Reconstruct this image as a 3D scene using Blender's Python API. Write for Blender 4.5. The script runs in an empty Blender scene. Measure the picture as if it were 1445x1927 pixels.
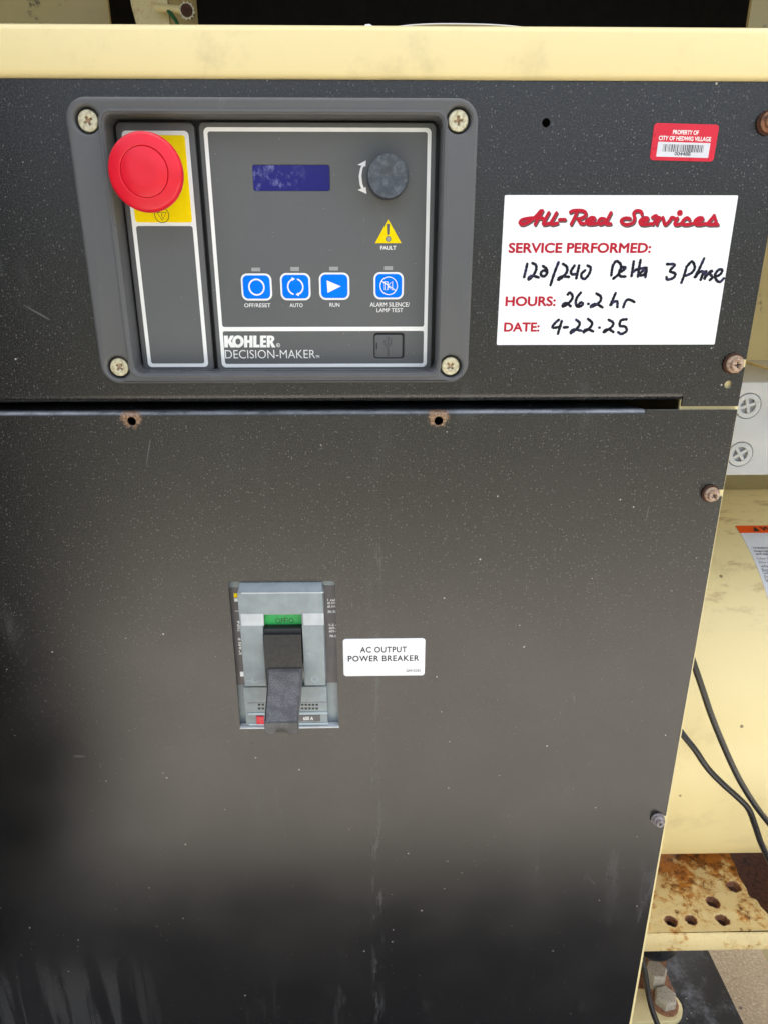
import bpy, bmesh, math, random
from mathutils import Vector, Matrix
random.seed(7)
R = math.radians
SC = bpy.context.scene
COL = SC.collection

# ------------------------------------------------------------------ camera
H, DIST = 1.05, 0.40                 # lens height above the concrete, distance to the black panel (metres)
PITCH, YAW, FPX = R(20.36), R(1.1), 1330.0
cam_d = bpy.data.cameras.new('camera'); cam = bpy.data.objects.new('camera', cam_d); COL.objects.link(cam)
cam.location = (0, -DIST, H); cam.rotation_euler = (R(90) - PITCH, 0, -YAW)
cam_d.sensor_fit = 'VERTICAL'; cam_d.sensor_height = 24.0; cam_d.lens = FPX / 1927 * 24.0
cam_d.clip_start = 0.01; cam_d.clip_end = 500
SC.camera = cam

# ------------------------------------------------------------------ sky, sun, exposure
SUN_EL, SUN_AZ = R(67), R(12)        # sun high behind the unit: the panels stand in its shade
w = bpy.data.worlds.new('World'); SC.world = w; w.use_nodes = True
nt = w.node_tree; nt.nodes.clear()
sky = nt.nodes.new('ShaderNodeTexSky'); sky.sky_type = 'NISHITA'; sky.sun_disc = False
sky.sun_elevation = SUN_EL; sky.sun_rotation = SUN_AZ; sky.dust_density = 6.0; sky.air_density = 1.0; sky.ozone_density = 1.0
hs = nt.nodes.new('ShaderNodeHueSaturation'); hs.inputs['Saturation'].default_value = 0.55
bg = nt.nodes.new('ShaderNodeBackground'); bg.inputs['Strength'].default_value = 0.15
wo = nt.nodes.new('ShaderNodeOutputWorld')
nt.links.new(sky.outputs[0], hs.inputs['Color']); nt.links.new(hs.outputs[0], bg.inputs[0]); nt.links.new(bg.outputs[0], wo.inputs[0])
sun_d = bpy.data.lights.new('sun', 'SUN'); sun = bpy.data.objects.new('sun', sun_d); COL.objects.link(sun)
sun_d.energy = 3.0; sun_d.angle = R(2); sun_d.color = (1.0, 0.97, 0.94)
sv = Vector((math.sin(SUN_AZ) * math.cos(SUN_EL), math.cos(SUN_AZ) * math.cos(SUN_EL), math.sin(SUN_EL)))
sun.rotation_euler = (-sv).to_track_quat('-Z', 'Y').to_euler(); sun.location = sv * 6
vs = SC.view_settings; vs.view_transform = 'Standard'; vs.look = 'None'; vs.gamma = 1; vs.use_curve_mapping = False
vs.exposure = 2.0

# ------------------------------------------------------------------ measuring: a sight line of the photograph meets a plane at a known depth
_fw = Vector((math.sin(YAW) * math.cos(PITCH), math.cos(YAW) * math.cos(PITCH), -math.sin(PITCH)))
_rt = Vector((math.cos(YAW), -math.sin(YAW), 0)); _up = _rt.cross(_fw)
_C = Vector((0, -DIST, H))
def ray(px, py): return _fw * FPX + _rt * (px - 722.5) - _up * (py - 963.5)
def at(px, py, y=0.0):
    r = ray(px, py); return _C + r * ((y - _C.y) / r.y)
def atz(px, py, z):
    r = ray(px, py); return _C + r * ((z - _C.z) / r.z)
def XZ(px, py, y=0.0):
    p = at(px, py, y); return (p.x, p.z)
def RC(px0, py0, px1, py1, y=0.0):   # upright rectangle x0, z0, x1, z1
    mx, my = (px0 + px1) / 2, (py0 + py1) / 2
    return (at(px0, my, y).x, at(mx, py1, y).z, at(px1, my, y).x, at(mx, py0, y).z)

# ------------------------------------------------------------------ objects
def thing(name, label, cat, loc, group=None):
    o = bpy.data.objects.new(name, None); COL.objects.link(o); o.location = loc; o.empty_display_size = .02
    o['label'] = label; o['category'] = cat
    if group: o['group'] = group
    return o
def tag(o, label, cat, group=None, kind=None):
    if label: o['label'] = label
    if cat: o['category'] = cat
    if group: o['group'] = group
    if kind: o['kind'] = kind
    return o
def obj(name, me, mat, parent=None, loc=None, smooth=35):
    o = bpy.data.objects.new(name, me); COL.objects.link(o)
    if mat is not None and not me.materials: me.materials.append(mat)
    if smooth and not me.get('sm'):
        me.shade_smooth(); me.set_sharp_from_angle(angle=R(smooth)); me['sm'] = 1
    if parent is not None:
        o.parent = parent
        if parent.type == 'EMPTY': o.matrix_parent_inverse = Matrix.Translation(-Vector(parent.location))
    if loc is not None: o.location = loc
    return o
def mesh(verts, faces):
    me = bpy.data.meshes.new('m'); me.from_pydata([tuple(v) for v in verts], [], faces); me.update(); return me
def join(*ms):
    bm = bmesh.new()
    for m in ms: bm.from_mesh(m)
    me = bpy.data.meshes.new('m'); bm.to_mesh(me); bm.free(); return me
def fixn(me):
    bm = bmesh.new(); bm.from_mesh(me); bmesh.ops.recalc_face_normals(bm, faces=bm.faces); bm.to_mesh(me); bm.free(); return me

# ------------------------------------------------------------------ shapes (x to the right, y into the unit, z up)
def rr(x0, z0, x1, z1, r=0.0, n=7):
    if r <= 0: return [(x0, z0), (x1, z0), (x1, z1), (x0, z1)]
    P = []
    for cx, cz, a in ((x1 - r, z0 + r, -90), (x1 - r, z1 - r, 0), (x0 + r, z1 - r, 90), (x0 + r, z0 + r, 180)):
        for k in range(n + 1):
            t = R(a + 90 * k / n); P.append((cx + r * math.cos(t), cz + r * math.sin(t)))
    return P
def circ(cx, cz, r, n=28): return [(cx + r * math.cos(2 * math.pi * k / n), cz + r * math.sin(2 * math.pi * k / n)) for k in range(n)]
def cross_shape(cx, cz, L, wd, rot=0.0):
    P = [(wd, wd), (wd, L), (-wd, L), (-wd, wd), (-L, wd), (-L, -wd), (-wd, -wd), (-wd, -L), (wd, -L), (wd, -wd), (L, -wd), (L, wd)]
    c, s = math.cos(rot), math.sin(rot)
    return [(cx + x * c - z * s, cz + x * s + z * c) for x, z in P]
def area(P): return sum(P[i - 1][0] * P[i][1] - P[i][0] * P[i - 1][1] for i in range(len(P)))
def plate(outline, y0, th, holes=(), bevel=0.0, bres=3):
    """a sheet cut to an outline with holes, front face at y0, th thick, edges rounded by bevel"""
    cu = bpy.data.curves.new('c', 'CURVE'); cu.dimensions = '2D'; cu.fill_mode = 'BOTH'
    for i, P in enumerate([outline] + list(holes)):
        if (area(P) > 0) != (i == 0): P = P[::-1]
        s = cu.splines.new('POLY'); s.points.add(len(P) - 1); s.use_cyclic_u = True
        for q, (a, b) in zip(s.points, P): q.co = (a, b, 0, 1)
    cu.extrude = max(th / 2 - bevel, 1e-6); cu.bevel_depth = bevel; cu.bevel_resolution = bres; cu.offset = -bevel
    o = bpy.data.objects.new('c', cu); COL.objects.link(o)
    dg = bpy.context.evaluated_depsgraph_get()
    me = bpy.data.meshes.new_from_object(o.evaluated_get(dg))
    bpy.data.objects.remove(o); bpy.data.curves.remove(cu)
    for v in me.vertices: v.co = (v.co.x, y0 + th / 2 - v.co.z, v.co.y)
    bm = bmesh.new(); bm.from_mesh(me); bmesh.ops.remove_doubles(bm, verts=bm.verts, dist=1e-6)
    bmesh.ops.recalc_face_normals(bm, faces=bm.faces); bm.to_mesh(me); bm.free(); me.materials.clear()
    return me
def box(x0, x1, y0, y1, z0, z1, b=0.0, seg=3):
    bm = bmesh.new(); bmesh.ops.create_cube(bm, size=1)
    for v in bm.verts: v.co = ((x0 + x1) / 2 + v.co.x * (x1 - x0), (y0 + y1) / 2 + v.co.y * (y1 - y0), (z0 + z1) / 2 + v.co.z * (z1 - z0))
    if b: bmesh.ops.bevel(bm, geom=bm.edges[:], offset=b, segments=seg, affect='EDGES', profile=.5)
    me = bpy.data.meshes.new('m'); bm.to_mesh(me); bm.free(); return me
def lathe(prof, c, n=48, axis='y'):
    """prof: (radius, position along the axis) pairs; axis y = towards the unit, z = up"""
    V, F = [], []
    for r, h in prof:
        for k in range(n):
            a = 2 * math.pi * k / n
            V.append((c[0] + r * math.cos(a), c[1] + h, c[2] + r * math.sin(a)) if axis == 'y' else (c[0] + r * math.cos(a), c[1] + r * math.sin(a), c[2] + h))
    for i in range(len(prof) - 1):
        for k in range(n): F.append((i * n + k, i * n + (k + 1) % n, (i + 1) * n + (k + 1) % n, (i + 1) * n + k))
    F.append(tuple(range(n))); F.append(tuple(range((len(prof) - 1) * n, len(prof) * n)))
    return fixn(mesh(V, F))
def hexa(a, b):                      # two four-point loops joined to a solid
    V = list(a) + list(b)
    return fixn(mesh(V, [(0, 1, 2, 3), (4, 5, 6, 7), (0, 1, 5, 4), (1, 2, 6, 5), (2, 3, 7, 6), (3, 0, 4, 7)]))
def sweep_x(prof, x0, x1, bevel=0):    # profile in (y, z) extruded along x
    n = len(prof); V = [(x0, y, z) for y, z in prof] + [(x1, y, z) for y, z in prof]
    F = [(i, (i + 1) % n, n + (i + 1) % n, n + i) for i in range(n)] + [tuple(range(n)), tuple(range(n, 2 * n))]
    return fixn(mesh(V, F))
def smooth_path(P, sub=6):
    if len(P) < 3: return [tuple(p) for p in P]
    out = []
    Q = [Vector(p) for p in P]; Q = [2 * Q[0] - Q[1]] + Q + [2 * Q[-1] - Q[-2]]
    for i in range(1, len(Q) - 2):
        for k in range(sub):
            t = k / sub; a, b, c, d = Q[i - 1], Q[i], Q[i + 1], Q[i + 2]
            out.append(.5 * ((2 * b) + (c - a) * t + (2 * a - 5 * b + 4 * c - d) * t * t + (3 * b - a - 3 * c + d) * t ** 3))
    out.append(Q[-2]); return out
def pen(strokes, rad, y, th=.00012, sub=6, vary=0.0):
    """pen strokes in (x, z) laid on a surface at depth y as slightly raised ink"""
    V, F = [], []; m = 8
    for si, S in enumerate(strokes):
        if len(S) == 1: S = [S[0], (S[0][0] + rad * .3, S[0][1])]
        P = [Vector((p[0], p[1])) for p in smooth_path(S, sub)]
        dirs = [(P[min(i + 1, len(P) - 1)] - P[max(i - 1, 0)]).normalized() for i in range(len(P))]
        rings = [(P[0] - dirs[0] * rad * .95, dirs[0], .25), (P[0] - dirs[0] * rad * .7, dirs[0], .7)]
        rings += [(P[i], dirs[i], 1.0) for i in range(len(P))]
        rings += [(P[-1] + dirs[-1] * rad * .7, dirs[-1], .7), (P[-1] + dirs[-1] * rad * .95, dirs[-1], .25)]
        yy = y - .00001 * (si % 7); b0 = len(V)
        for j, (p, d, s) in enumerate(rings):
            nrm = Vector((-d.y, d.x)); rv = rad * s * (1 + vary * math.sin(j * 1.7 + si))
            for k in range(m):
                a = 2 * math.pi * k / m
                q = p + nrm * (rv * math.cos(a)); V.append((q.x, yy - th * math.sin(a) * min(1, s + .2), q.y))
        for j in range(len(rings) - 1):
            for k in range(m):
                F.append((b0 + j * m + k, b0 + j * m + (k + 1) % m, b0 + (j + 1) * m + (k + 1) % m, b0 + (j + 1) * m + k))
        F.append(tuple(b0 + k for k in range(m))); F.append(tuple(b0 + (len(rings) - 1) * m + k for k in range(m)))
    return fixn(mesh(V, F))
def tube(P, rad, sub=8, m=12, close=True):
    P = [Vector(p) for p in smooth_path(P, sub)]; V, F = [], []
    nrm = None
    for i, p in enumerate(P):
        d = (P[min(i + 1, len(P) - 1)] - P[max(i - 1, 0)]).normalized()
        if nrm is None: nrm = d.cross(Vector((0, 1, .2))).normalized()
        nrm = (nrm - d * nrm.dot(d)).normalized(); bn = d.cross(nrm)
        for k in range(m):
            a = 2 * math.pi * k / m; V.append(p + nrm * rad * math.cos(a) + bn * rad * math.sin(a))
    for i in range(len(P) - 1):
        for k in range(m): F.append((i * m + k, i * m + (k + 1) % m, (i + 1) * m + (k + 1) % m, (i + 1) * m + k))
    F.append(tuple(range(m))); F.append(tuple(range((len(P) - 1) * m, len(P) * m)))
    return fixn(mesh(V, F))
def text_mesh(s, bold=0.0, shear=0.0, spacing=1.0):
    cu = bpy.data.curves.new('t', 'FONT'); cu.body = s; cu.size = 1; cu.shear = shear
    cu.space_character = spacing; cu.extrude = 0.0; cu.resolution_u = 4; cu.fill_mode = 'FRONT'
    if bold < 0: cu.offset = bold
    o = bpy.data.objects.new('t', cu); COL.objects.link(o)
    me = bpy.data.meshes.new_from_object(o.evaluated_get(bpy.context.evaluated_depsgraph_get()))
    bpy.data.objects.remove(o); bpy.data.curves.remove(cu); me.materials.clear()
    if bold > 0:                       # heavier weight: the outline struck several times round a small circle, each a hair above the last
        V, F = [], []
        for k in range(9):
            dx, dy = (0, 0) if k == 0 else (bold * math.cos(k * math.pi / 4), bold * math.sin(k * math.pi / 4)); b = len(V)
            V += [(v.co.x + dx, v.co.y + dy, k) for v in me.vertices]; F += [[b + i for i in p.vertices] for p in me.polygons]
        me = mesh(V, F)
    return me
def text(s, rect, y, bold=.012, shear=0.0, spacing=1.0, rot=0):
    """flat lettering fitted into rect (x0, z0, x1, z1), its face at depth y"""
    me = text_mesh(s, bold, shear, spacing)
    xs = [v.co.x for v in me.vertices]; ys = [v.co.y for v in me.vertices]
    ax, bx, ay, by = min(xs), max(xs), min(ys), max(ys); x0, z0, x1, z1 = rect
    for v in me.vertices:
        u, t = (v.co.x - ax) / (bx - ax), (v.co.y - ay) / max(by - ay, 1e-6)
        if rot == 90: u, t = 1 - t, u
        v.co = (x0 + u * (x1 - x0), y - v.co.z * 5e-6, z0 + t * (z1 - z0))
    return me

# ------------------------------------------------------------------ materials
class N:
    def __init__(s, name):
        s.m = bpy.data.materials.new(name); s.m.use_nodes = True; s.t = s.m.node_tree
        s.b = s.t.nodes['Principled BSDF']; s.tc = s.t.nodes.new('ShaderNodeTexCoord'); s.co = s.tc.outputs['Object']
    def put(s, node, key, v):
        i = node.inputs[key]
        if hasattr(v, 'links') or isinstance(v, bpy.types.NodeSocket): s.t.links.new(v, i)
        else: i.default_value = v
    def vec(s, sc, off=(0, 0, 0)):
        n = s.t.nodes.new('ShaderNodeMapping'); n.inputs['Scale'].default_value = sc; n.inputs['Location'].default_value = off
        s.t.links.new(s.co, n.inputs['Vector']); return n.outputs[0]
    def noise(s, scale, detail=3, rough=.55, st=(1, 1, 1), off=(0, 0, 0), dist=0.0):
        n = s.t.nodes.new('ShaderNodeTexNoise'); s.put(n, 'Vector', s.vec(st, off)); s.put(n, 'Scale', scale); s.put(n, 'Detail', detail); s.put(n, 'Roughness', rough); s.put(n, 'Distortion', dist)
        return n.outputs['Fac']
    def voro(s, scale, feature='F1', out='Distance', off=(0, 0, 0), st=(1, 1, 1)):
        n = s.t.nodes.new('ShaderNodeTexVoronoi'); n.feature = feature; s.put(n, 'Vector', s.vec(st, off)); s.put(n, 'Scale', scale); return n.outputs[out]
    def ramp(s, f, lo, hi, a=0.0, b=1.0):
        n = s.t.nodes.new('ShaderNodeMapRange'); n.interpolation_type = 'SMOOTHSTEP'; s.put(n, 'Value', f)
        for k, v in (('From Min', lo), ('From Max', hi), ('To Min', a), ('To Max', b)): s.put(n, k, v)
        return n.outputs[0]
    def math(s, op, a, b=0.0):
        n = s.t.nodes.new('ShaderNodeMath'); n.operation = op; s.put(n, 0, a); s.put(n, 1, b); return n.outputs[0]
    def mul(s, *a):
        r = a[0]
        for x in a[1:]: r = s.math('MULTIPLY', r, x)
        return r
    def add(s, a, b): return s.math('ADD', a, b)
    def mx(s, a, b): return s.math('MAXIMUM', a, b)
    def mix(s, f, a, b):
        n = s.t.nodes.new('ShaderNodeMix'); n.data_type = 'RGBA'; s.put(n, 0, f)
        for k, v in ((6, a), (7, b)):
            if isinstance(v, tuple): v = (*v, 1)
            s.put(n, k, v)
        return n.outputs[2]
    def axis(s, k):
        n = s.t.nodes.new('ShaderNodeSeparateXYZ'); s.t.links.new(s.co, n.inputs[0]); return n.outputs[k]
    def dist(s, p):
        n = s.t.nodes.new('ShaderNodeVectorMath'); n.operation = 'DISTANCE'; s.t.links.new(s.co, n.inputs[0]); n.inputs[1].default_value = p; return n.outputs['Value']
    def specks(s, scale, rad, keep, off=(0, 0, 0)):   # scattered grains: cells of 1/scale, share keep of them holds one
        d = s.voro(scale, off=off); c = s.voro(scale, out='Color', off=off)
        n = s.t.nodes.new('ShaderNodeSeparateColor'); s.t.links.new(c, n.inputs[0])
        return s.mul(s.math('LESS_THAN', s.add(d, s.mul(n.outputs[1], -rad * .6)), rad * .6), s.math('LESS_THAN', n.outputs[0], keep))
    def bump(s, h, dist, strength=1.0):
        n = s.t.nodes.new('ShaderNodeBump'); s.put(n, 'Height', h); n.inputs['Distance'].default_value = dist; n.inputs['Strength'].default_value = strength
        s.t.links.new(n.outputs[0], s.b.inputs['Normal'])
    def out(s, col, rough=.5, spec=.5, metal=0.0):
        if isinstance(col, tuple): col = (*col, 1)
        s.put(s.b, 'Base Color', col); s.put(s.b, 'Roughness', rough); s.put(s.b, 'Specular IOR Level', spec); s.put(s.b, 'Metallic', metal); return s.m
def plain(name, col, rough=.5, spec=.5, metal=0.0, mottle=.12, ms=60.0, bump=None):
    n = N(name); f = n.noise(ms, 4, .6)
    c = n.mix(n.ramp(f, .3, .7), tuple(x * (1 - mottle) for x in col), tuple(min(1, x * (1 + mottle)) for x in col))
    if bump: n.bump(n.noise(bump[0], 2, .5), bump[1])
    return n.out(c, n.ramp(n.noise(ms * 2, 3), .3, .7, rough * .88, min(1, rough * 1.12)), spec, metal)

Z = lambda z: H + z
HOLES_LOW = [XZ(248, 793), XZ(825, 792)]
def panel_mat(name, lower):
    n = N(name)
    col = n.mix(n.noise(9, 3), (.0034, .0034, .0040), (.0052, .0052, .0055))
    # pale wiped dust, running down the sheet
    sm = n.mul(n.ramp(n.noise(1, 5, .65, st=(46, 1, 9)), .56, .74), n.ramp(n.noise(9, 2, off=(3, 0, 1)), .42, .68))
    dirt = n.mul(sm, .13)
    sm2 = n.mul(n.ramp(n.noise(1, 6, .7, st=(30, 1, 22), off=(7, 0, 2)), .6, .8), n.ramp(n.noise(6, 2, off=(1, 0, 5)), .5, .7))
    dirt = n.mx(dirt, n.mul(sm2, .20))
    scr = n.mul(n.ramp(n.voro(7, 'DISTANCE_TO_EDGE', st=(1, 1, .45), off=(.3, 0, .2)), .0022, .0005), n.ramp(n.noise(24, 2, off=(4, 0, 4)), .6, .7))
    dirt = n.mx(dirt, n.mul(scr, .35))
    grain = n.specks(620, .20, .5); big = n.specks(95, .045, .45, off=(2, 0, 1)); mid = n.specks(230, .075, .45, off=(5, 0, 3))
    if lower:
        z = n.axis(2)
        low = n.ramp(z, Z(-.50), Z(-.57))
        drip = n.ramp(n.noise(1, 4, .6, st=(70, 1, 5), off=(2, 0, 0), dist=.4), .44, .56)
        side = n.mx(n.ramp(n.axis(0), -.155, -.215), n.mul(n.ramp(n.noise(1, 5, .7, st=(42, 1, 12), off=(9, 0, 9)), .56, .72), .55))
        dirt = n.mx(dirt, n.mul(low, drip, side, .11))
        stain = n.mul(n.ramp(n.math('ABSOLUTE', n.math('SUBTRACT', n.axis(0), n.add(-.0005, n.mul(n.noise(18, 3), .006)))), .006, .001),
                      n.ramp(z, Z(-.12), Z(-.2)), n.ramp(n.noise(1, 5, .7, st=(160, 1, 26)), .46, .66))
        dirt = n.mx(dirt, n.mul(stain, .20))
        grain = n.mul(grain, n.ramp(z, Z(-.36), Z(-.14), .12, 1.0))
    else:
        grain = n.mul(grain, 1.0)
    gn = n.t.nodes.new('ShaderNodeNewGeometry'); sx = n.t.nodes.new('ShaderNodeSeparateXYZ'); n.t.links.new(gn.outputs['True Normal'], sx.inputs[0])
    fold_highlight = n.mul(n.ramp(sx.outputs[2], .2, .75), n.ramp(n.noise(1, 5, .7, st=(60, 160, 60)), .3, .62, .25, 1.0), n.ramp(n.axis(1), .0075, .0012, .12, 1.0))   # highlight of the folded edge painted in as pale dust on upward faces
    col = n.mix(dirt, col, (.20, .21, .215)); col = n.mix(n.mul(fold_highlight, .85), col, (.36, .38, .40))
    tex = n.ramp(n.noise(1150, 2, .8), .50, .66)
    tex = n.mul(tex, n.ramp(n.axis(2), Z(-.34), Z(-.10), .10, 1.0)) if lower else tex
    col = n.mix(n.mul(tex, .42), col, (.085, .086, .085))   # crests of the powder coat, rubbed and dusty
    col = n.mix(n.mul(grain, .6), col, (.15, .15, .145))
    col = n.mix(n.mul(mid, .3), col, (.26, .255, .235)); col = n.mix(n.mul(big, .85), col, (.45, .43, .38))
    rust = None
    if lower:
        for hx, hz in HOLES_LOW:
            d = n.add(n.dist((hx, 0, hz + .0025)), n.mul(n.noise(420, 4, .7), .0085))
            m = n.ramp(d, .0112, .0085)
            rust = m if rust is None else n.mx(rust, m)
        rc = n.mix(n.ramp(n.noise(900, 3), .4, .6), (.40, .26, .15), (.22, .10, .045))
        col = n.mix(n.mul(rust, .8), col, rc)
    h = n.add(n.noise(1300, 2, .6), n.mul(n.noise(2900, 1), .4))
    amp = .00011
    if lower:
        h = n.mul(h, n.ramp(n.axis(2), Z(-.36), Z(-.12), .16, 1.0))
    n.bump(h, amp)
    return n.out(col, n.add(n.ramp(n.noise(14, 4), .3, .7, .20, .26), n.mul(dirt, .6)), .66)
M = {}
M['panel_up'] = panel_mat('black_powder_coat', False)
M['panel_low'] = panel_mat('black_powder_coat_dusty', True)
def bezel_mat():
    n = N('charcoal_plastic'); c = n.mix(n.noise(28, 4), (.085, .086, .087), (.105, .106, .106))
    c = n.mix(n.mul(n.ramp(n.noise(1, 5, .7, st=(120, 120, 45)), .58, .78), .35), c, (.16, .17, .175))
    n.bump(n.noise(1500, 2), .00012); return n.out(c, .48)
M['bezel'] = bezel_mat()
def face_mat():
    n = N('grey_vinyl_overlay'); c = n.mix(n.noise(16, 4), (.108, .112, .111), (.124, .128, .127))
    s1 = n.mul(n.ramp(n.noise(1, 6, .75, st=(95, 1, 26), off=(1, 0, 3)), .60, .76), n.ramp(n.noise(22, 2, off=(3, 0, 0)), .5, .68))
    c = n.mix(n.mul(s1, .75), c, (.30, .31, .30)); c = n.mix(n.mul(n.specks(330, .07, .22), .7), c, (.4, .4, .38))
    n.bump(n.noise(2500, 1), .00003); return n.out(c, .5, .3)
M['face'] = face_mat()
M['white_ink'] = plain('white_ink', (.86, .86, .83), .45, mottle=.03)
M['white_tag'] = plain('white_sticker', (.86, .87, .88), .32, mottle=.02, ms=25)
M['paper'] = plain('white_paper', (.85, .85, .86), .6, mottle=.03)
M['red'] = plain('red_plastic', (.72, .011, .029), .33, .4, mottle=.05, ms=45)
M['red_ink'] = plain('red_ink', (.46, .008, .026), .5, .2, mottle=.08, ms=300)
M['red_tag'] = plain('red_tag', (.62, .008, .03), .3, mottle=.05)
M['shadow_ink'] = plain('grey_ink', (.075, .05, .055), .5, mottle=.1)
def marker():
    n = N('marker_ink'); f = n.ramp(n.noise(330, 3, .6), .5, .72)
    return n.out(n.mix(f, (.010, .009, .016), (.055, .048, .125)), .4, .15)
M['marker'] = marker()
M['yellow'] = plain('yellow_overlay', (.98, .72, .002), .5, .08, mottle=.05)
M['blue'] = plain('blue_button', (.0, .19, .90), .5, .08, mottle=.05)
def lcd():
    n = N('blue_display'); c = n.mix(n.noise(30, 3), (.006, .006, .13), (.012, .010, .20))
    sm = n.mul(n.ramp(n.noise(1, 6, .7, st=(170, 1, 130), off=(1, 0, 2)), .48, .66), n.ramp(n.axis(0), XZ(585, 330)[0], XZ(525, 330)[0]))
    c = n.mix(n.mul(sm, .5), c, (.30, .33, .55)); return n.out(c, .18, .35)
M['lcd'] = lcd()
M['led'] = plain('grey_lens', (.33, .34, .33), .35, mottle=.05)
def knob():
    n = N('dusty_black_knob'); c = n.mix(n.ramp(n.noise(260, 6, .72), .40, .80), (.040, .048, .058), (.13, .15, .17))
    return n.out(c, .5)
M['knob'] = knob()
M['black'] = plain('black_plastic', (.012, .012, .013), .4)
M['void'] = plain('matte_black', (.010, .010, .010), .9, .2)
def zinc():
    n = N('zinc_screw'); c = n.mix(n.ramp(n.noise(500, 5, .7), .4, .65), (.66, .62, .44), (.42, .36, .22))
    n.bump(n.noise(900, 4), .00015); return n.out(c, .42, .5, .35)
M['zinc'] = zinc()
def rusty(name, a, b, c3, sc=700):
    n = N(name); f = n.noise(sc, 5, .7); c = n.mix(n.ramp(f, .38, .55), a, b); c = n.mix(n.ramp(n.noise(sc * .6, 4, .7, off=(1, 2, 3)), .55, .68), c, c3)
    n.bump(n.noise(sc * 1.6, 4, .7), .0003); return n.out(c, .75, .3)
M['rust_screw'] = rusty('rusted_screw', (.30, .17, .11), (.50, .37, .26), (.10, .065, .05), 900)
M['grey_screw'] = rusty('weathered_screw', (.33, .29, .27), (.20, .17, .16), (.50, .46, .43))
M['rust_dark'] = rusty('dark_rust', (.045, .018, .010), (.085, .032, .016), (.025, .012, .009), 180)
M['rust_brown'] = rusty('brown_rust', (.20, .085, .045), (.33, .16, .085), (.12, .06, .04), 260)
CREAM = (.79, .66, .33)
def cream(name, lichen=0.0, rust=0.0, grime=.25, scale=1.0, tint=CREAM, top_rust=None, band=None, specks=.8):
    n = N(name); c = n.mix(n.noise(7 * scale, 4), tuple(x * .94 for x in tint), tuple(min(1, x * 1.05) for x in tint))
    g = n.mul(n.ramp(n.noise(30 * scale, 6, .7), .52, .75), grime); c = n.mix(g, c, (.38, .30, .15))
    if specks: c = n.mix(n.mul(n.specks(70 * scale, .06, .35), specks), c, (.16, .10, .05))
    if lichen:
        c = n.mix(n.mul(n.ramp(n.noise(60, 5, .65, off=(3, 1, 0)), .60, .70), lichen), c, (.05, .045, .02))
        c = n.mix(n.mul(n.ramp(n.noise(14, 4, .6, off=(5, 5, 0)), .45, .7), lichen * .5), c, (.34, .27, .10))
    if rust:
        e = n.add(n.mul(n.noise(34, 7, .74, off=(0, 2, 1)), .62), n.mul(n.noise(120, 5, .7, off=(1, 0, 4)), .38))
        if top_rust is not None:
            e = n.add(e, n.ramp(n.axis(1), top_rust[0], top_rust[1], 0.0, .11))
        m = n.ramp(e, .60 - rust * .12, .66 - rust * .08)
        rc = n.mix(n.ramp(n.noise(90, 5, .7), .42, .62), (.46, .17, .022), (.10, .033, .012))
        halo = n.ramp(e, .56 - rust * .12, .62 - rust * .08); c = n.mix(n.mul(halo, .45), c, (.62, .36, .09)); c = n.mix(m, c, rc)
        n.bump(n.add(n.mul(e, 1.0), n.mul(n.noise(300, 4), .3)), .0016)
    elif band is not None:
        m = n.mul(n.ramp(n.noise(1, 6, .75, st=(22, 60, 60), off=(2, 0, 0)), .52, .66), n.ramp(n.axis(2), band[0], band[1])); c = n.mix(n.mul(m, .65), c, (.33, .17, .075))
    return n.out(c, n.ramp(n.noise(20 * scale, 4), .3, .7, .30, .45), .5)
M['rail'] = cream('cream_paint_rail', grime=.34, scale=.7, specks=0)
M['cream'] = cream('cream_paint', grime=.2)
M['barrel'] = cream('cream_paint_housing', grime=.30, scale=.6, band=(Z(-.32), Z(-.26)))
M['wall'] = cream('cream_paint_weathered', lichen=.9, grime=.5, tint=(.44, .36, .155))
M['chan'] = cream('cream_paint_rusting', rust=.78, grime=.5, tint=(.74, .60, .30), top_rust=(.150, .205))
M['chan_front'] = cream('cream_paint_rust_flecked', rust=.38, grime=.4, tint=(.74, .60, .30))
M['post'] = cream('cream_paint_flaking', lichen=.3, rust=.1, grime=.4)
M['box'] = plain('grey_galvanised_paint', (.40, .41, .41), .38, .5, .0, mottle=.06, ms=30)
M['groove'] = plain('grey_groove', (.14, .145, .14), .6)
M['cable'] = plain('black_cable', (.012, .012, .013), .30, .5)
def skid():
    n = N('dusty_black_steel'); f = n.mul(n.ramp(n.noise(11, 6, .72, off=(2, 1, 0)), .47, .72), 1.0)
    c = n.mix(n.mul(f, .75), (.013, .0135, .015), (.24, .25, .26)); c = n.mix(n.mul(n.specks(120, .09, .35), .8), c, (.5, .45, .36))
    n.bump(n.noise(300, 3), .0003); return n.out(c, n.ramp(f, 0, 1, .42, .85), .5)
M['skid'] = skid()
def concrete(name, a, b):
    n = N(name); c = n.mix(n.ramp(n.noise(5, 6, .65), .3, .7), a, b)
    c = n.mix(n.mul(n.ramp(n.noise(230, 4, .7), .42, .72), .65), c, (.44, .36, .24)); c = n.mix(n.mul(n.ramp(n.noise(160, 4, .7, off=(1, 1, 1)), .56, .70), .7), c, (.13, .10, .07))
    c = n.mix(n.mul(n.specks(26, .14, .3), .85), c, (.06, .05, .04)); n.bump(n.noise(260, 4, .7), .002); return n.out(c, .85, .3)
M['concrete'] = concrete('concrete', (.25, .19, .115), (.34, .27, .175))
M['added_walk'] = concrete('pale_concrete', (.41, .385, .335), (.51, .485, .43))
M['brk'] = plain('breaker_grey', (.265, .305, .312), .45, mottle=.10, ms=120)
M['brk_light'] = plain('breaker_pale_grey', (.52, .55, .56), .45, mottle=.08, ms=120)
M['brk_strip'] = plain('breaker_label_strip', (.13, .118, .118), .5, mottle=.1, ms=120)
M['brk_edge'] = plain('breaker_edge_grey', (.38, .46, .49), .45, mottle=.08)
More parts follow.
